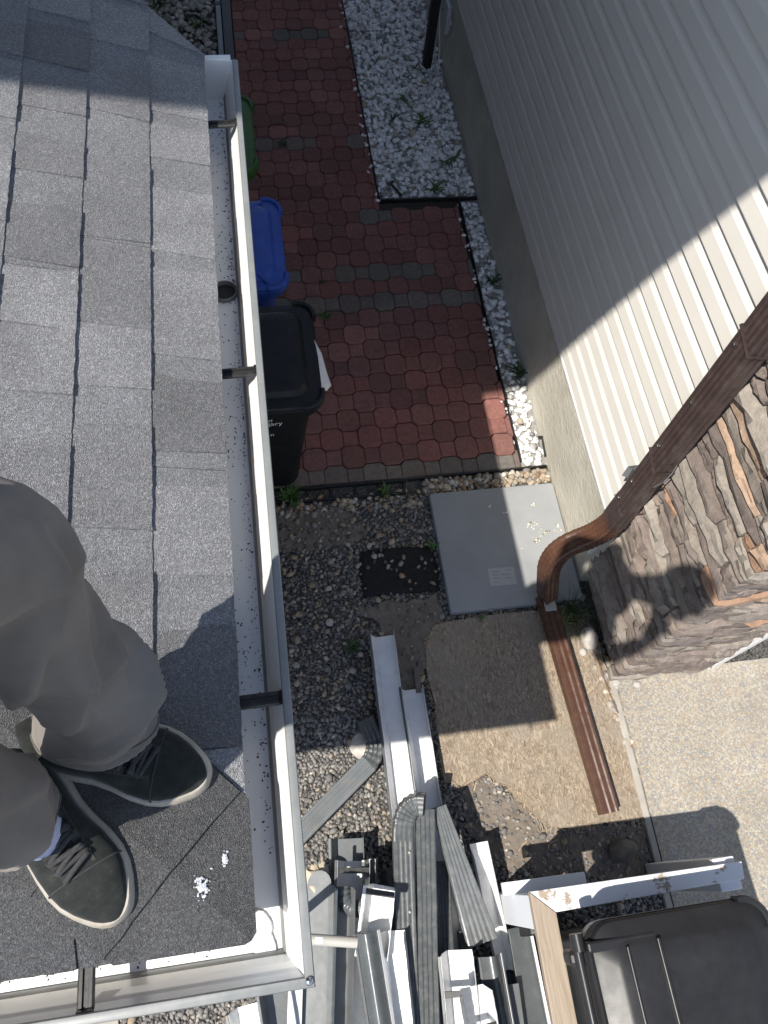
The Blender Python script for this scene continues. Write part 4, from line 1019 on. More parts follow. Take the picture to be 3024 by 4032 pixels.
# diagonal grey downspout with elbow
dd = thing('loose_downspout', 'grey fluted downspout with elbow lying diagonally on the gravel by the gutter', 'downspout', G(720, 1720), GP)
P2 = ribprof(.092, .062, 3, rd=.004); pA, pB = G(600, 1850, .045), G(797, 1650, .05); dr = (pB - pA).normalized()
b = MB(); ring_hollow(b, P2, [pA.lerp(pB, i / 6) for i in range(7)], (0, 0, 1)); b.build('pipe', MT['zinc'], dd)
pE = G(800, 1580, .06); el = arc_path(pB - dr * .02, pB + dr * .085, pE, 22) + [pE + Vector((-.018, .06, .0))]
b = MB(); b.sweep([(a_ * .97, c_ * .97) for a_, c_ in P2], el, up=(0, 0, 1), scale=elbow_scale(22, (.1, .9), .05) + [.96]); smooth_by_angle(b.build('elbow', MT['spout'], dd), 60)
b = MB(); b.sweep([(a_ * .80, c_ * .78) for a_, c_ in P2], [el[-1], el[-1] + (el[-1] - el[-2]) * .06], up=(0, 0, 1)); b.build('elbow_mouth', MT['black'], dd)

# the two upright-ended charcoal downspouts with a joining elbow
jd = thing('joined_downspout', 'long charcoal downspout with ribbed elbow bent over at its top end', 'downspout', G(870, 1900), GP)
PJ = ribprof(.087, .070, 3, rd=.0022)
a0, a1 = G(869, 1800, .36), G(884, 2260, .27)
b = MB(); ring_hollow(b, PJ, [a0.lerp(a1, i / 6) for i in range(7)], (0, 0, 1)); b.build('pipe', MT['spout'], jd)
dj = (a0 - a1).normalized(); eT = G(912, 1745, .40)
el = arc_path(a0 - dj * .03, a0 + dj * .135, eT + Vector((.012, .012, .0)), 36)
PE = ribprof(.088, .072, 3, rd=.0006)
b = MB(); b.sweep(PE, el, up=(0, 0, 1), scale=elbow_scale(36, (.2, .85), .05)); smooth_by_angle(b.build('elbow', MT['spout'], jd), 50)
for (u_, v_) in ((883, 1842), (885, 1970)):
    c = G(u_, v_, .36); b = MB(); b.lathe((c.x, c.y, .345 if v_ > 1900 else .372), [(.006, 0), (.006, .02), (.003, .024)], 10); b.build('rivet', MT['pvc'], jd)
s0, s1 = G(917, 1748, .36), G(927, 2260, .27)
spout_piece('loose_downspout', 'straight charcoal fluted downspout lying right against the elbowed one', [s0, s1], .084, .068, 'spout', group=GP, ribs=3)
c0, c1 = G(948, 1742, .33), G(1042, 2035, .27)
n = 9; spout_piece('crushed_downspout', 'crushed grey downspout with torn narrow top end fanning out below', [c0.lerp(c1, i / (n - 1)) for i in range(n)], .125, .05, 'spoutlight', group=GP, ribs=4, scale=[(.48 + .075 * i, 1.25 - .03 * i) for i in range(n)])
gutter_piece('gutter_length', 'narrow white trim length standing proud right of the crushed downspout', G(1024, 1822, .19), G(1082, 2100, .16), .085, .05, -.35, 'white', 'zinc', GP)
gutter_piece('gutter_offcut', 'boxy white gutter offcut with grey wall at the lower edge of the pile', G(985, 2052, .32), G(1012, 2330, .26), .135, .11, .15, 'white', 'zinc', GP, hang=.30)
gutter_piece('gutter_offcut', 'small tilted white gutter offcut lying on the boxy one', G(1012, 2132, .42), G(1045, 2330, .40), .125, .09, -.2, 'white', 'zinc', GP, hang=.42)
def ogee_back(name, label, p, q, wd, h, mat, group=GP, roll=0.0, n=10):
    p, q = Vector(p), Vector(q); t = (q - p).normalized(); u = Matrix.Rotation(roll, 3, t) @ Vector((0, 0, 1))
    prof = [(-.5 * wd, .1 * h), (-.42 * wd, .35 * h)] + [(-.30 * wd + .6 * wd * i / n, h * (.55 + .45 * math.sin(PI * (i / n)))) for i in range(n + 1)] + [(.42 * wd, .3 * h), (.5 * wd, .12 * h)]
    lo = [(a_, c_ - .002) for a_, c_ in prof]
    b = MB(); b.sweep(prof + lo[::-1], [p.lerp(q, i / 5) for i in range(6)], up=u); o = b.build(name, MT[mat]); smooth_by_angle(o, 45); tag(o, label, 'gutter piece', group)
    b = MB(); b.sweep([(-.53 * wd, .12 * h), (-.485 * wd, .12 * h), (-.425 * wd, .36 * h), (-.44 * wd, .40 * h)], [p.lerp(q, i / 5) + u * .001 for i in range(6)], up=u); b.build('bright_hem', MT['cleanwhite'], o)
    b = MB(); b.sweep([(.53 * wd, .13 * h), (.485 * wd, .13 * h), (.425 * wd, .31 * h), (.44 * wd, .36 * h)], [p.lerp(q, i / 5) + u * .001 for i in range(6)], up=u); b.build('bright_hem', MT['zinc'], o)
    return o
ogee_back('gutter_offcut', 'dark grey rounded gutter front right of the boxy white offcut', G(1056, 2062, .36), G(1102, 2330, .32), .105, .05, 'darkgrey', roll=-.1)
ogee_back('gutter_offcut', 'dark rounded gutter front with white hem below the plastic pipe', G(792, 2012, .42), G(842, 2330, .36), .105, .055, 'darkgrey', roll=.15)
gutter_piece('gutter_offcut', 'smooth white gutter offcut between the dark rounded front and elbowed downspout', G(848, 2010, .36), G(880, 2330, .30), .105, .06, .25, 'white', 'white', GP)
b = MB(); p, q = G(1122, 2002, .22), G(1176, 2330, .16); b.beam(p, q, .115, .012, up=(.22, 0, 1)); tag(b.build('flashing_strip', MT['darkgrey'], bevel=.003), 'dark slate flashing strip under the left side of the trestle', 'flashing', GP)
b = MB(); p, q = G(1148, 2020, .24), G(1210, 2330, .18); b.beam(p, q, .012, .03, up=(-.1, 0, 1)); tag(b.build('trim_strip', MT['cleanwhite'], bevel=.002), 'thin white trim strip beside the dark slate flashing', 'trim', GP)
b = MB(); p, q = G(1105, 2126, .28), G(1132, 2330, .24); b.beam(p, q, .065, .006, up=(.2, 0, 1)); tag(b.build('flashing_strip', MT['zinc'], bevel=.002), 'short blue grey flashing strip between rounded front and slate strip', 'flashing', GP)
spout_piece('loose_downspout', 'added dark downspout filling the gap low in the pile between straight and crushed ones', [G(952, 1860, .16), G(976, 2330, .16)], .07, .055, 'spout', group=GP, ribs=3)  # dark pipe added to darken the gap between its neighbours
b = MB(); p, q = G(1000, 2010, .14), G(1030, 2330, .12); b.beam(p, q, .05, .03, up=(.3, 0, 1)); tag(b.build('trim_strip', MT['darkgrey'], bevel=.003), 'added dark trim strip filling the gap deep under the boxy white offcut', 'trim', GP)  # added strip supplies the dark below the offcut
ogee_back('gutter_offcut', 'added dark gutter offcut filling the gap left of the elbowed downspout', G(838, 1880, .14), G(846, 2060, .14), .07, .04, 'darkgrey', roll=.2)  # added offcut, stands in for the black gap here
gutter_piece('gutter_offcut', 'small pale gutter end poking out at the far left of the pile', G(697, 1868, .14), G(716, 1990, .14), .075, .06, .2, 'white', 'zinc', GP)
spout_piece('loose_downspout', 'added dark flattened downspout filling the gap right of the white trim near the trestle', [G(1086, 2020, .10), G(1120, 2330, .10)], .08, .04, 'spout', group=GP, ribs=3)  # another dark filler added for a shaded gap of the pile
# left side of the pile
gutter_piece('gutter_length', 'grey gutter length with open far end deepest in the pile', G(748, 1812, .10), G(762, 2330, .12), .15, .07, 0, 'zinc', 'gutter_grey', GP)
gutter_piece('gutter_length', 'shaded white lined gutter with black hanger and ribbed elbow inside', G(764, 1860, .20), G(755, 2330, .20), .145, .10, .05, 'white', 'darkgrey', GP, hang=.05)
gutter_piece('trim_strip', 'folded pale grey trim strip right of the hanger gutter', G(803, 1855, .24), G(806, 1965, .24), .05, .04, .3, 'zinc', 'zinc', GP)
gutter_piece('gutter_length', 'dirty grey gutter seen edge on along the left of the pile', G(737, 1915, .30), G(726, 2330, .28), .075, .085, -.25, 'zinc', 'darkgrey', GP)
b = MB(); p, q = G(716, 1912, .33), G(708, 2330, .31); b.beam(p, q, .026, .02); tag(b.build('trim_strip', MT['zinc'], bevel=.003), 'narrow pale grey trim strip along the dirty grey gutter', 'trim', GP)
b = MB(); pts_ = []
p, q = G(690, 1910, .28), G(672, 2330, .24); t = (q - p).normalized(); sd = Vector((-t.y, t.x, 0))
for i in range(10): pts_.append(p + t * .0 + sd * (.052 * math.cos(PI * i / 9)) - t * (.055 * math.sin(PI * i / 9)))
pts_ += [q - sd * .062, q + sd * .062]
b.add([x for x in pts_] + [x - Vector((0, 0, .003)) for x in pts_], [tuple(range(12)), tuple(range(23, 11, -1))] + [(i, (i + 1) % 12, 12 + (i + 1) % 12, 12 + i) for i in range(12)])
tag(b.build('flashing_sheet', MT['gutter_grey']), 'dull grey round ended flashing sheet just right of the gutter corner', 'flashing', GP)
gutter_piece('gutter_offcut', 'bright white gutter offcut with black hanger across its top end', G(824, 1912, .34), G(806, 2062, .32), .125, .085, .1, 'white', 'white', GP, hang=.10)
# ribbed elbow in the trough
rb = thing('ribbed_elbow', 'small black ribbed downspout elbow lying in the shaded gutter', 'elbow', G(755, 1945, .25), GP)
el = arc_path(G(738, 1915, .30), G(738, 1968, .30), G(790, 1962, .32), 22)
b = MB(); b.sweep([(math.cos(2 * PI * i / 14) * .036, math.sin(2 * PI * i / 14) * .030) for i in range(14)], el, scale=elbow_scale(22, (0, .8), .09)); smooth_by_angle(b.build('ribbed_body', MT['darkgrey'], rb), 40)
b = MB(); b.sweep([(math.cos(2 * PI * i / 14) * .038, math.sin(2 * PI * i / 14) * .032) for i in range(14)], [el[-4], el[-1] + (el[-1] - el[-4]) * .3]); b.build('collar', MT['zinc'], rb)
# crumpled cream paper
b = MB(); bm = bmesh.new(); bmesh.ops.create_icosphere(bm, subdivisions=3, radius=1); c = G(683, 1912, .24)
b.add([c + Vector((v.co.x * .055, v.co.y * .075, v.co.z * .035)) * (1 + .55 * noise.noise(v.co * 2.6)) for v in bm.verts], [[q_.index for q_ in f.verts] for f in bm.faces]); bm.free()
tag(b.build('crumpled_paper', MT['cream']), 'crumpled cream paper wrapping at the left of the pile', 'paper', None)
# pvc stub pipe sticking out from under the eave
pv = thing('plastic_pipe', 'short grey plastic pipe sticking out from below the gutter corner', 'pipe', (0, -.19, .86))
b = MB(); e0, e1 = G(600, 2024, .86), G(772, 2036, .86)
prof = [(math.cos(2 * PI * i / 20) * .0185, math.sin(2 * PI * i / 20) * .0185) for i in range(20)]
ring_hollow(b, prof, [e0, e1], (0, 0, 1)); smooth_by_angle(b.build('tube', MT['pvc'], pv), 50)
b = MB(); b.sweep([(math.cos(a_) * .0192, math.sin(a_) * .0192) for a_ in [math.radians(60 + 60 * i / 5) for i in range(6)]] + [(math.cos(a_) * .0186, math.sin(a_) * .0186) for a_ in [math.radians(120 - 60 * i / 5) for i in range(6)]], [e0.lerp(e1, .47), e0.lerp(e1, .56)]); b.build('sticker', MT['cleanwhite'], pv)
b = MB(); b.sweep(prof, [e0 + Vector((-.012, 0, 0)), e0 + Vector((-.011, 0, -.86 + .01))], up=(1, 0, 0)); b.build('riser', MT['pvc'], pv)
# bits below the south gutter
gutter_piece('gutter_offcut', 'small stained white gutter offcut at the bottom of the frame', G(530, 2172, .16), G(560, 2330, .14), .125, .07, .1, 'white', 'zinc', GP)
gutter_piece('gutter_offcut', 'bent silver grey gutter end with sharp corner beside the stained offcut', G(590, 2130, .24), G(620, 2330, .2), .13, .09, -.1, 'zinc', 'gutter_grey', GP)
b = MB(); p, q = G(640, 2090, .30), G(632, 2330, .27); b.beam(p, q, .06, .012, up=(.25, 0, 1)); tag(b.build('trim_strip', MT['cleanwhite'], bevel=.003), 'wide clean white trim strip below the gutter corner', 'trim', GP)
gutter_piece('gutter_length', 'dull grey gutter underside between the wide white strip and edge-on gutter', G(672, 2095, .24), G(668, 2330, .22), .11, .05, PI, 'zinc', 'gutter_grey', GP)

# ------------------------------------------------------------------ white wooden trestle
tb = thing('wooden_trestle', 'white painted wooden trestle frame with bare worn board and mitred corner', 'trestle', (1.0, -.3, 0))
TZ = .785
def mitre_board(poly, z0, z1, nm, mat, bev=.003):
    b = MB(); b.prism(poly, z0, z1); b.build(nm, MT[mat], tb, bevel=bev)
cO, cI = (.776, -.118), (.862, -.200)
mitre_board([cO, cI, (1.630, -.190), (1.640, -.128)], TZ - .035, TZ, 'cross_board', 'table_h')
mitre_board([(cO[0] - .001, cO[1] - .002), (.755, -1.05), (.845, -1.05), (cI[0] - .001, cI[1] - .002)], TZ - .035, TZ + .001, 'side_board', 'table_v')
for lx, ly in ((.825, -.190), (1.585, -.165), (.815, -.98), (1.56, -1.0)):
    b = MB(); b.box((lx - .045, ly - .06, .0 if lx < 1 else .03), (lx + .045, ly + .06, TZ - .036)); b.build('leg', MT['table_p'], tb, bevel=.004)
b = MB(); b.beam((.74, -.105, .46), (1.10, -.112, .46), .05, .03); b.build('rail', MT['table_p'], tb, bevel=.003)
b = MB(); b.box((.866, -.175, .56), (1.54, -.145, TZ - .037)); b.build('apron', MT['table_p'], tb, bevel=.003)

# ------------------------------------------------------------------ post, box, cable at the far wall
b = MB(); b.sweep(ribprof(.07, .055, 2), [(1.437, 5.872, 0), (1.452, 5.885, .62)], up=(0, 1, 0)); tag(b.build('black_post', MT['black'], bevel=.002), 'black square post standing in the white rock near the far wall', 'post')
jb = thing('junction_box', 'pale grey utility box mounted on the far concrete foundation', 'box', (1.56, 6.0, .35))
b = MB(); b.box((1.545, 5.86, .28), (1.584, 6.14, .50)); b.build('cover', MT['boxgrey'], jb, bevel=.012)
b = MB(); b.box((1.560, 5.80, .40), (1.578, 5.86, .42)); b.build('conduit', MT['cablew'], jb)
b = MB(); b.lathe((1.5445, 6.0, .40), [(.001, -.004), (.006, -.004), (.006, .004), (.001, .004)], 10); b.build('screw', MT['blackmetal'], jb)
def cable(name, label, pts_, r, mat):
    P = [Vector(x) for x in pts_]; Q = []
    for i in range(len(P) - 1):
        a_, b_, c_, d_ = P[max(i - 1, 0)], P[i], P[i + 1], P[min(i + 2, len(P) - 1)]
        for k in range(8):
            t = k / 8; Q.append(.5 * ((2 * b_) + (c_ - a_) * t + (2 * a_ - 5 * b_ + 4 * c_ - d_) * t * t + (3 * b_ - a_ - 3 * c_ + d_) * t ** 3))
    Q.append(P[-1]); b = MB(); b.tube(Q, r, 7); return tag(b.build(name, MT[mat], smooth=True), label, 'cable')
cable('white_cable', 'thin white cable looping from the utility box around the black post', [(1.56, 6.5, .62), (1.54, 6.2, .52), (1.52, 5.98, .36), (1.51, 5.82, .22), (1.50, 5.75, .14), (1.49, 5.82, .12), (1.50, 5.95, .2), (1.50, 5.90, .1), (1.50, 5.80, .05), (1.46, 5.76, .04), (1.40, 5.80, .05), (1.38, 5.88, .04), (1.42, 5.78, .05), (1.45, 5.68, .05), (1.42, 5.60, .05)], .0055, 'cablew')
c1_ = [G(1298, 1330, .12), G(1306, 1375, .10), G(1300, 1400, .05), G(1310, 1440, .03), G(1330, 1462, .03)]
cable('dark_cable', 'thin dark cable running along the wall base behind the whitish stone', [tuple(x) for x in c1_], .0035, 'cableb')
c2_ = [G(1266, 1330, .03), G(1272, 1390, .03), G(1290, 1420, .03), G(1303, 1460, .03), G(1318, 1500, .03), G(1335, 1540, .03)]
b = MB(); b.tube([Vector(x) for x in c2_], .005, 6); tag(b.build('dry_twig', MT['twig'], smooth=True), 'long dry twig in the gap right of the brown extension pipe', 'twig')
# metal stake, black scrap
c = G(1172, 968); b = MB(); b.beam((c.x, c.y + .055, .045), (c.x - .005, c.y - .075, .025), .016, .012); b.beam((c.x - .03, c.y + .055, .046), (c.x + .03, c.y + .050, .046), .012, .012); tag(b.build('edging_stake', MT['blackmetal'], bevel=.002), 'black T shaped edging stake in the sunlit white rock', 'stake')
c = G(850, 420); b = MB(); b.beam((c.x - .02, c.y + .06, .05), (c.x + .05, c.y - .05, .03), .016, .014); b.beam((c.x - .045, c.y + .05, .05), (c.x + .005, c.y + .07, .055), .02, .014); tag(b.build('edging_stake', MT['blackmetal'], bevel=.002), 'black stake leaning at the corner of the wide white rock bed', 'stake')
# timber edging and pipe at the far left bed
b = MB(); b.box((-.172, 5.75, 0), (-.098, 8.2, .07)); tag(b.build('edging_timber', MT['black'], bevel=.005), 'black timber edging between far pavers and cream river rock', 'edging')
dp_ = thing('drain_pipe', 'grey flat drain pipe lying along the black timber beyond the gutter end', 'pipe', (-.2, 6, 0))
b = MB(); b.box((-.222, 5.80, .005), (-.178, 8.2, .062)); b.build('pipe', MT['zinc'], dp_, bevel=.006)
b = MB(); b.box((-.225, 6.66, .004), (-.1755, 6.70, .066)); b.build('strap', MT['black'], dp_)
p_ = G(430, 55); cable('black_hose', 'short black hose curved on the cream river rock', [(p_.x - .08, p_.y + .05, .05), (p_.x - .02, p_.y + .05, .05), (p_.x + .05, p_.y - .02, .05), (p_.x + .10, p_.y - .06, .04)], .012, 'cableb')

# ------------------------------------------------------------------ weeds
def weed(name, label, c, n, L, mat, seed, upness=.45, wd=.008, grass=False):
    rnd = random.Random(seed); t = MB(); c = Vector(c)
    for i in range(n):
        a_ = rnd.uniform(0, 2 * PI); l_ = L * rnd.uniform(.5, 1.1); up_ = upness * rnd.uniform(.5, 1.4); base = c + Vector((rnd.gauss(0, L * .12), rnd.gauss(0, L * .12), 0))
        d = Vector((math.cos(a_), math.sin(a_), 0)); s_ = Vector((-d.y, d.x, 0)); m = 5; pts_ = []
        for k in range(m + 1):
            f = k / m; ww = (wd * math.sin(PI * (.12 + .88 * f) ** .8) if not grass else wd * (1 - f) + .0003) * (1 + .25 * rnd.uniform(-1, 1) * (not grass))
            p = base + d * l_ * f + Vector((0, 0, .006 + l_ * up_ * math.sin(PI * min(f * .75, 1))))
            pts_.append((p - s_ * ww, p + Vector((0, 0, -ww * .35)), p + s_ * ww))
        b0 = len(t.v); t.v += [tuple(q) for tr in pts_ for q in tr]
        for k in range(m):
            for j in (0, 1): t.f.append((b0 + 3 * k + j, b0 + 3 * k + j + 1, b0 + 3 * k + 4 + j, b0 + 3 * k + 3 + j))
    o = t.build(name, MT[mat]); return tag(o, label, 'weed')
WD = [((1118, 808), 22, .09, 'leafdark', 'leafy weed in the narrow white rock strip just above the sunlight'), ((1062, 612), 16, .08, 'leafdark', 'small weed in the shaded part of the narrow white rock strip'),
      ((913, 268), 9, .13, 'leaf', 'dandelion weed in the wide white rock bed below the black post'), ((970, 352), 8, .13, 'leaf', 'long leaved weed near the foundation side of the wide rock bed'), ((940, 412), 10, .12, 'leaf', 'weed close to the near end of the wide white rock bed'),
      ((848, 262), 7, .09, 'leafdark', 'tiny weed near the middle of the wide white rock bed'), ((895, 150), 7, .09, 'leafdark', 'weed left of the foot of the black post'), ((880, 222), 7, .10, 'leaf', 'weed halfway between the edging and the black post foot'),
      ((705, 685), 14, .07, 'leaf', 'weed in a paver joint right of the black cart'), ((696, 612), 8, .04, 'leafdark', 'moss tuft in a joint of the near grey paver row'), ((612, 315), 14, .07, 'leafdark', 'weed in the paver joints beside the green cart'),
      ((832, 1062), 12, .075, 'leaf', 'bright weed growing through the middle of the paver restraint'), ((628, 1075), 60, .085, 'leaf', 'mat of low weeds beside the gutter below the black cart'), ((762, 1400), 40, .06, 'leafdark', 'mossy weed patch in the shaded gravel left of the white gutter'),
      ((935, 1185), 14, .06, 'leaf', 'weed at the left corner of the grey slab'), ((340, 20), 12, .12, 'leafdark', 'weed clump in the cream rock nearest the main house'), ((428, 60), 12, .12, 'leaf', 'weed clump in the cream rock beside the drain pipe'), ((1040, 1335), 8, .035, 'leaf', 'tiny round leaved sprout between grey slab and strand board')]
for i, (uv, n, L, m_, lb) in enumerate(WD):
    c = G(uv[0], uv[1], .02 if uv[0] < 1300 else 0); weed('weed', lb, c, n, L, m_, 40 + i, .45, L * .075)
weed('grass_tuft', 'long wispy grass tuft growing beside the brown downspout foot', G(1232, 1330, .0), 70, .19, 'leafdark', 77, .5, .0022, True)
weed('grass_tuft', 'pale feathery grass heads leaning over the brown pipe onto the board', G(1205, 1352, .03), 46, .12, 'straw', 78, .6, .0024, True)

# ------------------------------------------------------------------ the person on the roof
ps = thing('person', 'person in grey work trousers and dark suede sneakers standing on the roof corner', 'person', (-.36, .16, 2.68))
def limb_rings(stations, nseg=56, fold=None, flat=False):
    """stations: (center, rx, ry, dirx) interpolated densely"""
    P = [Vector(s_[0]) for s_ in stations]; out = []
    sub = 14
    def cr(a_, b_, c_, d_, t): return .5 * ((2 * b_) + (c_ - a_) * t + (2 * a_ - 5 * b_ + 4 * c_ - d_) * t * t + (3 * b_ - a_ - 3 * c_ + d_) * t ** 3)
    m = len(stations); K = []
    for i in range(m - 1):
        for k in range(sub):
            t = k / sub; ids = (max(i - 1, 0), i, i + 1, min(i + 2, m - 1))
            K.append((cr(*[P[j] for j in ids], t), cr(*[stations[j][1] for j in ids], t), cr(*[stations[j][2] for j in ids], t), i + t))
    K.append((P[-1], stations[-1][1], stations[-1][2], m - 1))
    for idx, (c, rx, ry, g) in enumerate(K):
        t = (K[min(idx + 1, len(K) - 1)][0] - K[max(idx - 1, 0)][0]).normalized()
        if flat: t = Vector((0, 0, 1))
        X = Vector((1, 0, 0)); X = (X - t * X.dot(t)).normalized(); Y = t.cross(X)
        ring = []
        for s_ in range(nseg):
            a_ = 2 * PI * s_ / nseg; r0 = 1 + (fold(a_, g) if fold else 0)
            ring.append(c + X * (math.cos(a_) * rx * r0) + Y * (math.sin(a_) * ry * r0))
        out.append(ring)
    return out
def ridge(x): x = 1 - abs(x); return x * x * x if x > 0 else 0
def crease(seed, amp):
    def f(a_, g):
        c, s_ = math.cos(a_), math.sin(a_)
        q1 = Vector((c * .85 + seed, s_ * .85, g * .42 + .6 * s_)); q2 = Vector((c * 1.35 - seed, s_ * 1.35 + 3, g * .62 - .9 * c))
        q3 = Vector((c * 3.2, s_ * 3.2 + seed, g * 1.7 + .9 * s_))
        v = 1.15 * (1 - abs(noise.noise(q1)) * 2.8) + .55 * (1 - abs(noise.noise(q2)) * 2.6) + .10 * (1 - abs(noise.noise(q3)) * 2.6)
        return amp * (v - .95) * (.45 if g < 1.2 else 1)
    return f
def pleats(seed, amp, folds):
    """sharp cloth folds: (angle deg, station, slope, width, strength, reach)"""
    base = crease(seed, amp * .16)
    def f(a_, g):
        v = 0
        for ad, g0, sl_, wd_, am, ln in folds:
            da = (a_ - math.radians(ad) + PI) % (2 * PI) - PI
            d = (g - g0) - sl_ * da + .16 * noise.noise(Vector((da * 1.7, g0 * 3, seed)))
            e = d / (wd_ * 1.25 if d > 0 else wd_ * .42)
            h_ = max(0, 1 - abs(e)); v += am * h_ ** 1.4 * math.exp(-(da / ln) ** 2)
        hem = .22 * math.exp(-((g - 1.6) / 1.3) ** 2) * math.sin(g * 6.2 + 1.6 * math.sin(a_ * 1 + seed) + 1.2 * noise.noise(Vector((math.cos(a_) * 1.5, math.sin(a_) * 1.5, seed))))
        return base(a_, g) + amp * (min(v, 1.7) + hem - .62)
    return f
def foldfn(seed, amp):
    rnd = random.Random(seed)
    F = [(rnd.uniform(0, 2 * PI), rnd.uniform(.3, 4.3), rnd.uniform(-1.1, 1.1), rnd.uniform(.16, .34), rnd.uniform(.5, 1.2), rnd.uniform(.6, 1.5)) for _ in range(34)]
    def f(a_, g):
        v = 0
        for a0_, g0, sl_, wd_, am, ln in F:
            da = (a_ - a0_ + PI) % (2 * PI) - PI
            d = (g - g0) - sl_ * da
            v += am * ridge(d / wd_) * math.exp(-(da / ln) ** 2)
        v = min(v, 1.7)
        q = Vector((math.cos(a_) * 1.6 + seed, math.sin(a_) * 1.6, g * .9))
        return amp * (v - .35) + .05 * noise.noise(q)
    return f
rootL, rootR = Vector((-.315, .235, 2.665)), Vector((-.405, .125, 2.665))
gg = lambda u, v, z: tuple(G(u, v, z))
FL = [(-20, 1.3, .5, .5, .9, 1.6), (-60, 3.2, .9, .55, 1.0, 1.2), (10, 4.3, .7, .55, 1.0, 1.0), (-80, 4.9, 1.1, .6, 1.0, 1.1), (-30, 5.4, -.6, .5, .9, .9), (-95, 5.9, .9, .45, .9, .9), (30, 5.7, .9, .5, .8, .9), (-60, 6.5, .8, .45, .9, 1.1), (-120, 6.9, .7, .4, .8, .9), (-10, 6.9, -.7, .5, .6, .8), (60, 3.6, -.8, .6, .7, .9), (-150, 4.2, .6, .5, .8, 1.0), (120, 5.0, .6, .6, .7, 1.2)]
FR = [(0, 1.2, .5, .5, .9, 1.4), (-40, 2.3, .8, .5, .9, 1.1), (20, 3.2, -.8, .55, 1.0, 1.0), (-70, 3.5, .9, .45, .9, .9), (-20, 4.1, .7, .5, .9, 1.0), (60, 2.6, .7, .5, .7, 1.0), (-110, 2.9, .7, .5, .8, 1.0), (140, 3.0, .6, .6, .8, 1.2)]
legL = [(gg(200, 1564, 2.795), .084, .064), (gg(198, 1560, 2.803), .094, .073), (gg(200, 1546, 2.83), .094, .076), (gg(218, 1506, 2.88), .086, .080), (gg(214, 1480, 2.915), .082, .078), (gg(144, 1430, 2.98), .078, .082), (gg(64, 1356, 3.1), .081, .085), (gg(-58, 1196, 3.28), .098, .100), ((-.322, .262, 3.42), .098, .10), ((-.345, .22, 3.57), .104, .108), ((-.35, .18, 3.74), .11, .115)]
legR = [(gg(28, 1772, 2.79), .054, .062), (gg(26, 1768, 2.80), .062, .072), (gg(24, 1764, 2.84), .062, .074), (gg(-10, 1752, 2.94), .066, .076), ((-.415, .155, 3.08), .074, .084), ((-.42, .15, 3.26), .09, .095), ((-.42, .12, 3.42), .10, .10), ((-.40, .08, 3.58), .108, .108), ((-.40, .06, 3.74), .11, .115)]
rgL, rgR = limb_rings(legL, 128, pleats(3, .185, FL), True), limb_rings(legR, 112, pleats(11, .17, FR), True)
tr = MB(); tr.rings(rgL); tr.rings(rgR)
hip = [((-.375, .14, 3.60), .14, .15), ((-.37, .13, 3.70), .15, .17), ((-.35, .125, 3.84), .14, .165)]
tr.rings(limb_rings(hip, 48))
o = tr.build('trousers', MT['cloth'], ps, smooth=True)
sm = MB()
for rg_, lev in ((rgL, 20), (rgR, 20)):
    c_ = sum((p for p in rg_[lev]), Vector()) / len(rg_[lev])
    pts_ = [p + (p - c_).normalized() * .0006 for p in rg_[lev]]; sm.tube(pts_ + pts_[:2], .0013, 5)
so_ = sm.build('seams', MT['seam'], o, local=True)
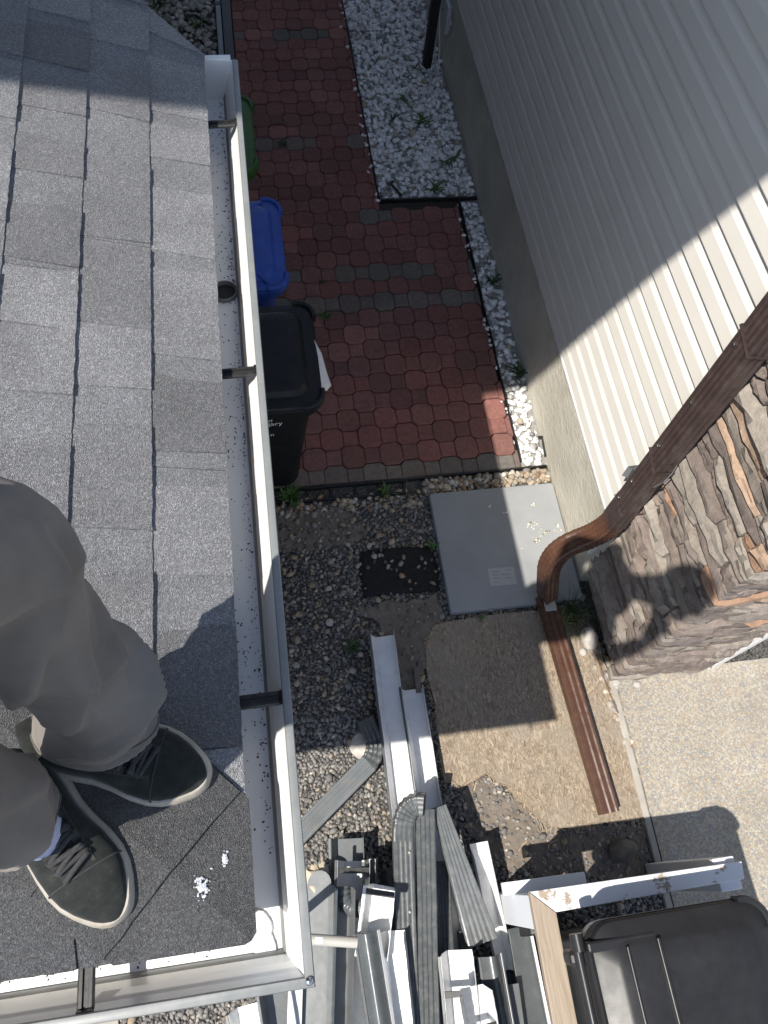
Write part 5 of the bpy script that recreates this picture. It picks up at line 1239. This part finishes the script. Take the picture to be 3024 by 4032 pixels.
# hem cuffs
def shoe(heel, toe, side, seed):
    """low suede sneaker; heel/toe plan points on the roof"""
    heel, toe = Vector(heel), Vector(toe); d = (toe - heel); L = d.length; d.normalize(); s_ = Vector((-d.y, d.x, 0)).normalized() * side; up = s_.cross(d) * side
    up = Vector((0, 0, 1)); 
    def hw(f):   # (outer, inner) half widths
        base = .038 + .011 * math.sin(PI * min(f / .9, 1)) + .009 * math.exp(-((f - .72) / .2) ** 2)
        e = 1.0
        if f < .12: e = math.sqrt(max(0, 1 - ((.12 - f) / .12) ** 2))
        if f > .72: e = max(0, 1 - ((f - .72) / .28) ** 2.5) ** (1 / 2.1)
        o_ = base * e * 1.10; i_ = base * e * (1.06 - .16 * math.exp(-((f - .42) / .16) ** 2)); return o_, i_
    fs = [0, .004, .015, .035, .07, .12, .2, .3, .4, .5, .6, .7, .78, .85, .9, .94, .97, .99, .998, 1.0]
    def outline(g=0, z=0):
        L1 = [heel + d * (L * f + g * (2 * f - 1)) + s_ * (hw(f)[0] + g) + up * z for f in fs]; L2 = [heel + d * (L * f + g * (2 * f - 1)) - s_ * (hw(f)[1] + g) + up * z for f in fs]
        return L1 + L2[::-1]
    st = thing('x', '', '') if False else None
    b = MB(); b.rings([outline(-.001, 0), outline(.003, .004), outline(.0042, .014), outline(.0036, .030), outline(.0005, .036)])
    so = smooth_by_angle(b.build('sole', MT['sole'], None), 45)
    b = MB(); R = []
    def hgt(f): 
        return .034 + (.050 * math.exp(-((f - .50) / .22) ** 2) if f > .5 else .050 + .016 * (1 - f / .5)) * (1 if f < .85 else max(.25, 1 - (f - .85) / .2)) + (.024 * math.exp(-((f - .84) / .12) ** 2))
    for f in fs[1:-1]:
        o_, i_ = hw(f); o_, i_ = max(o_ - .002, .002), max(i_ - .002, .002); h = hgt(f); ring = []
        for k in range(17):
            a_ = PI * k / 16; cc = math.cos(a_); w_ = o_ if cc > 0 else i_
            zz = .026 + (h - .026) * (math.sin(a_) ** .62)
            ring.append(heel + d * (L * f) + s_ * (w_ * (abs(cc) ** .8) * (1 if cc > 0 else -1)) + up * zz)
        R.append(ring)
    b.rings(R, closed=True, cap=True); upo = b.build('upper', MT['suede'], None, smooth=True)
    # eyelet bands and laces
    parts = [upo]
    for sg in (1, -1):
        b = MB(); pts_ = []
        for k in range(8):
            f = .40 + .30 * k / 7; pts_.append(heel + d * (L * f) + s_ * (sg * (.026 - .006 * k / 7)) + up * (hgt(f) - .0045))
        b.sweep([(-.007, 0), (.007, 0), (.006, .003), (-.006, .003)], pts_); parts.append(b.build('eyelet_band', MT['eyelet'], None))
    b = MB()
    for k in range(5):
        f = .44 + .055 * k; z_ = hgt(f) + .008
        A = heel + d * (L * f) + s_ * .026 + up * (z_ - .006); B = heel + d * (L * (f + .018 * (1 if k % 2 else -1))) - s_ * .026 + up * (z_ - .006); Mi = (A + B) / 2 + up * .008
        b.tube(arc_path(A, Mi, B, 8), .0046, 7)
        A2 = heel + d * (L * f) - s_ * .025 + up * (z_ - .003); B2 = heel + d * (L * (f + .05)) + s_ * .024 + up * (hgt(f + .05) + .003)
        b.tube(arc_path(A2, (A2 + B2) / 2 + up * .009, B2, 8), .0042, 7)
    parts.append(b.build('laces', MT['lace'], None, smooth=True))
    b = MB(); f = .72; pts_ = [heel + d * (L * (f - .015 * math.cos(a_))) + s_ * ((hw(f)[0] if math.cos(a_) > 0 else hw(f)[1]) * .99 * math.cos(a_)) + up * (.027 + (hgt(f) - .026) * (max(math.sin(a_), 0) ** .62) + .0005) for a_ in [PI * k / 14 for k in range(15)]]
    b.tube(pts_, .0016, 5); parts.append(b.build('toe_seam', MT['lace'], None))
    for sg in (1, -1):
        b = MB(); pts_ = [heel + d * (L * (.30 + .42 * k / 10)) + s_ * (sg * (.040 - .006 * abs(k - 5) / 5)) + up * (.050 + .010 * math.sin(k * .6)) for k in range(11)]
        b.tube(pts_, .0013, 5); parts.append(b.build('side_stitching', MT['lace'], None))
        b = MB()
        for k in range(5):
            f_ = .43 + .055 * k; c_ = heel + d * (L * f_) + s_ * (sg * .0245) + up * (hgt(f_) + .0005)
            b.lathe(c_, [(.0015, .001), (.0042, .001), (.0046, .0025), (.0030, .0032), (.0016, .0015)], 10)
        parts.append(b.build('eyelets', MT['blackmetal'], None))
    root = so; root.name = 'shoe'; root.parent = ps; root.matrix_parent_inverse = Matrix.Translation(ps.location).inverted()
    for p in parts: p.parent = root
    return root
def rp(u_, v_, z): return G(u_, v_, z)
h1, t1 = rp(74, 1592, 2.735), rp(452, 1684, 2.645); h2, t2 = rp(28, 1640, 2.735), rp(268, 1984, 2.635)
def zfit(p): return Vector((p.x, p.y, hz(p.x, p.y) + .0225))
s1 = shoe(zfit(h1), zfit(t1), 1, 1); s2 = shoe(zfit(h2), zfit(t2), -1, 2)
b = MB(); 
for (u_, v_) in ((190, 1570), (60, 1790)):
    x_, y_, _ = gg(u_, v_, 2.80); b.rings(limb_rings([((x_, y_, 2.75), .038, .040), ((x_, y_, 2.79), .038, .040), ((x_ + .002, y_ + .002, 2.85), .042, .044)], 24, None, True))
b.build('socks', MT['sock'], ps, smooth=True)
# body: one continuous skinned figure
J = {}
edges = []
def jn(k, p, r): J[k] = (Vector(p), r)
jn('pel', (-.37, .13, 3.70), .11); jn('sp1', (-.35, .12, 3.88), .11); jn('sp2', (-.315, .085, 4.06), .12); jn('nk', (-.245, .03, 4.25), .058); jn('hd0', (-.19, -.04, 4.35), .085); jn('hd1', (-.13, -.11, 4.46), .105); jn('hd2', (-.09, -.15, 4.53), .075)
for a_, b_ in (('pel', 'sp1'), ('sp1', 'sp2'), ('sp2', 'nk'), ('nk', 'hd0'), ('hd0', 'hd1'), ('hd1', 'hd2')): edges.append((a_, b_))
for sd_, sh, elb, wr, hd, hp_, kn, an in (('l', (-.25, .22, 4.16), (-.335, .35, 3.97), (-.40, .26, 3.78), (-.405, .235, 3.72), (-.345, .20, 3.66), gg(-66, 1205, 3.27), gg(208, 1545, 2.78)),
                                     ('r', (-.40, -.05, 4.14), (-.36, -.215, 3.91), (-.125, -.165, 3.945), (-.075, -.125, 3.985), (-.405, .07, 3.66), (-.42, .145, 3.22), gg(26, 1766, 2.78))):
    jn(sd_ + 'sh', sh, .07); jn(sd_ + 'el', elb, .045); jn(sd_ + 'wr', wr, .029); jn(sd_ + 'hd', hd, .034)
    jn(sd_ + 'hp', hp_, .08); jn(sd_ + 'kn', kn, .044); jn(sd_ + 'an', an, .04)
    mid = Vector(gg(*((108, 1398, 3.03) if sd_ == 'l' else (-25, 1752, 2.97))))
    jn(sd_ + 'ml', mid, .036)
    edges += [('sp2', sd_ + 'sh'), (sd_ + 'sh', sd_ + 'el'), (sd_ + 'el', sd_ + 'wr'), (sd_ + 'wr', sd_ + 'hd'), ('pel', sd_ + 'hp'), (sd_ + 'hp', sd_ + 'kn'), (sd_ + 'kn', sd_ + 'ml'), (sd_ + 'ml', sd_ + 'an')]
    H_ = Vector(hd); tow = (Vector((0, 0, 4.06)) - H_).normalized() if sd_ == 'r' else Vector((-.15, -.25, -.95)).normalized(); ac = Vector((-tow.y, tow.x, 0)).normalized()
    for k in range(4):
        b0 = H_ + ac * ((k - 1.5) * .020) + tow * .03; m0 = b0 + tow * .028 + Vector((0, 0, .014)); e0_ = m0 + tow * .022 - Vector((0, 0, .006)); L_ = (0.9, 1.0, .97, .8)[k]
        jn(f'{sd_}f{k}a', b0, .010); jn(f'{sd_}f{k}b', H_.lerp(m0, L_), .0095); jn(f'{sd_}f{k}c', H_.lerp(e0_, L_), .008)
        edges += [(sd_ + 'hd', f'{sd_}f{k}a'), (f'{sd_}f{k}a', f'{sd_}f{k}b'), (f'{sd_}f{k}b', f'{sd_}f{k}c')]
    jn(sd_ + 'ta', H_ + ac * .035 + tow * .004, .012); jn(sd_ + 'tb', H_ + ac * .042 + tow * .034 - Vector((0, 0, .004)), .010); edges += [(sd_ + 'hd', sd_ + 'ta'), (sd_ + 'ta', sd_ + 'tb')]
keys = list(J); me = bpy.data.meshes.new('body'); me.from_pydata([J[k][0] for k in keys], [(keys.index(a_), keys.index(b_)) for a_, b_ in edges], [])
bo = bpy.data.objects.new('body', me); COL.objects.link(bo); bo.parent = ps; bo.matrix_parent_inverse = Matrix.Translation(ps.location).inverted(); me.materials.append(MT['skin'])
sk = bo.modifiers.new('skin', 'SKIN'); sk.use_smooth_shade = True
for i, k in enumerate(keys):
    v = me.skin_vertices[0].data[i]; v.radius = (J[k][1], J[k][1]); v.use_root = (k == 'pel')
bo.modifiers.new('sub', 'SUBSURF').levels = 1; bo.modifiers['sub'].render_levels = 1
# jacket
jk = MB()
jk.rings(limb_rings([((-.36, .13, 3.74), .145, .165), ((-.35, .12, 3.88), .135, .15), ((-.325, .095, 4.02), .135, .145), ((-.29, .07, 4.15), .115, .135), ((-.25, .035, 4.23), .065, .07)], 40, foldfn(21, .04)))
for a_, c_, e_, w_ in (('lsh', 'lel', 'lwr', 1), ('rsh', 'rel', 'rwr', 1)):
    A, C_, E_ = J[a_][0], J[c_][0], J[e_][0]
    jk.rings(limb_rings([(tuple(A), .075, .075), (tuple(A.lerp(C_, .5)), .062, .062), (tuple(C_), .052, .052), (tuple(C_.lerp(E_, .5)), .045, .045), (tuple(C_.lerp(E_, .88)), .038, .038)], 24, foldfn(31, .05)))
jk.build('jacket', MT['jacket'], ps, smooth=True)
b = MB(); bm = bmesh.new(); bmesh.ops.create_icosphere(bm, subdivisions=3, radius=1)
b.add([Vector((-.142, -.10, 4.485)) + v.co * (.118 + .006 * noise.noise(v.co * 5)) for v in bm.verts], [[q_.index for q_ in f.verts] for f in bm.faces if sum((v.co.z * .9 - v.co.x * .45 + v.co.y * .35) for v in f.verts) / 3 > -.05]); bm.free()
b.build('hair', MT['hair'], ps, smooth=True)
# face features
fd = Vector((.62, -.48, -.62)).normalized(); fr = Vector((-.61, -.79, 0)).normalized(); fu = fr.cross(fd); hc = Vector((-.12, -.12, 4.46))
b = MB()
for sg in (1, -1): b.obox(hc + fd * .098 + fr * (.034 * sg) + fu * .012, fd, fr, fu, (.006, .012, .007))
b.build('eyes', MT['cleanwhite'], ps, bevel=.005)
b = MB(); b.add([hc + fd * .10 + fu * .015, hc + fd * .128 - fu * .018, hc + fd * .10 + fr * .016 - fu * .024, hc + fd * .10 - fr * .016 - fu * .024, hc + fd * .08], [(0, 1, 2), (0, 3, 1), (1, 3, 2), (0, 2, 4), (0, 4, 3), (2, 3, 4)]); b.build('nose', MT['skin'], ps, smooth=True)
b = MB()
for sg in (1, -1): b.obox(hc + fr * (.108 * sg) + fd * .0, fd, fr, fu, (.02, .008, .03))
b.build('ears', MT['skin'], ps, bevel=.007)
# phone in the hands, lens looking down
ph = thing('phone', 'black phone held out flat in both hands above the gutter corner', 'phone', (0, 0, 4.02))
XA, YA, ZA = ROT @ Vector((1, 0, 0)), ROT @ Vector((0, 1, 0)), ROT @ Vector((0, 0, 1))
b = MB(); b.obox(Vector((0, 0, 4.0)) + ZA * .018 + XA * -.02 + YA * -.05, XA, YA, ZA, (.042, .085, .0045)); b.build('case', MT['phone'], ph, bevel=.004)
b = MB(); b.obox(Vector((0, 0, 4.0)) + ZA * .0235 + XA * -.02 + YA * -.05, XA, YA, ZA, (.038, .080, .0006)); b.build('screen', MT['phone'], ph)
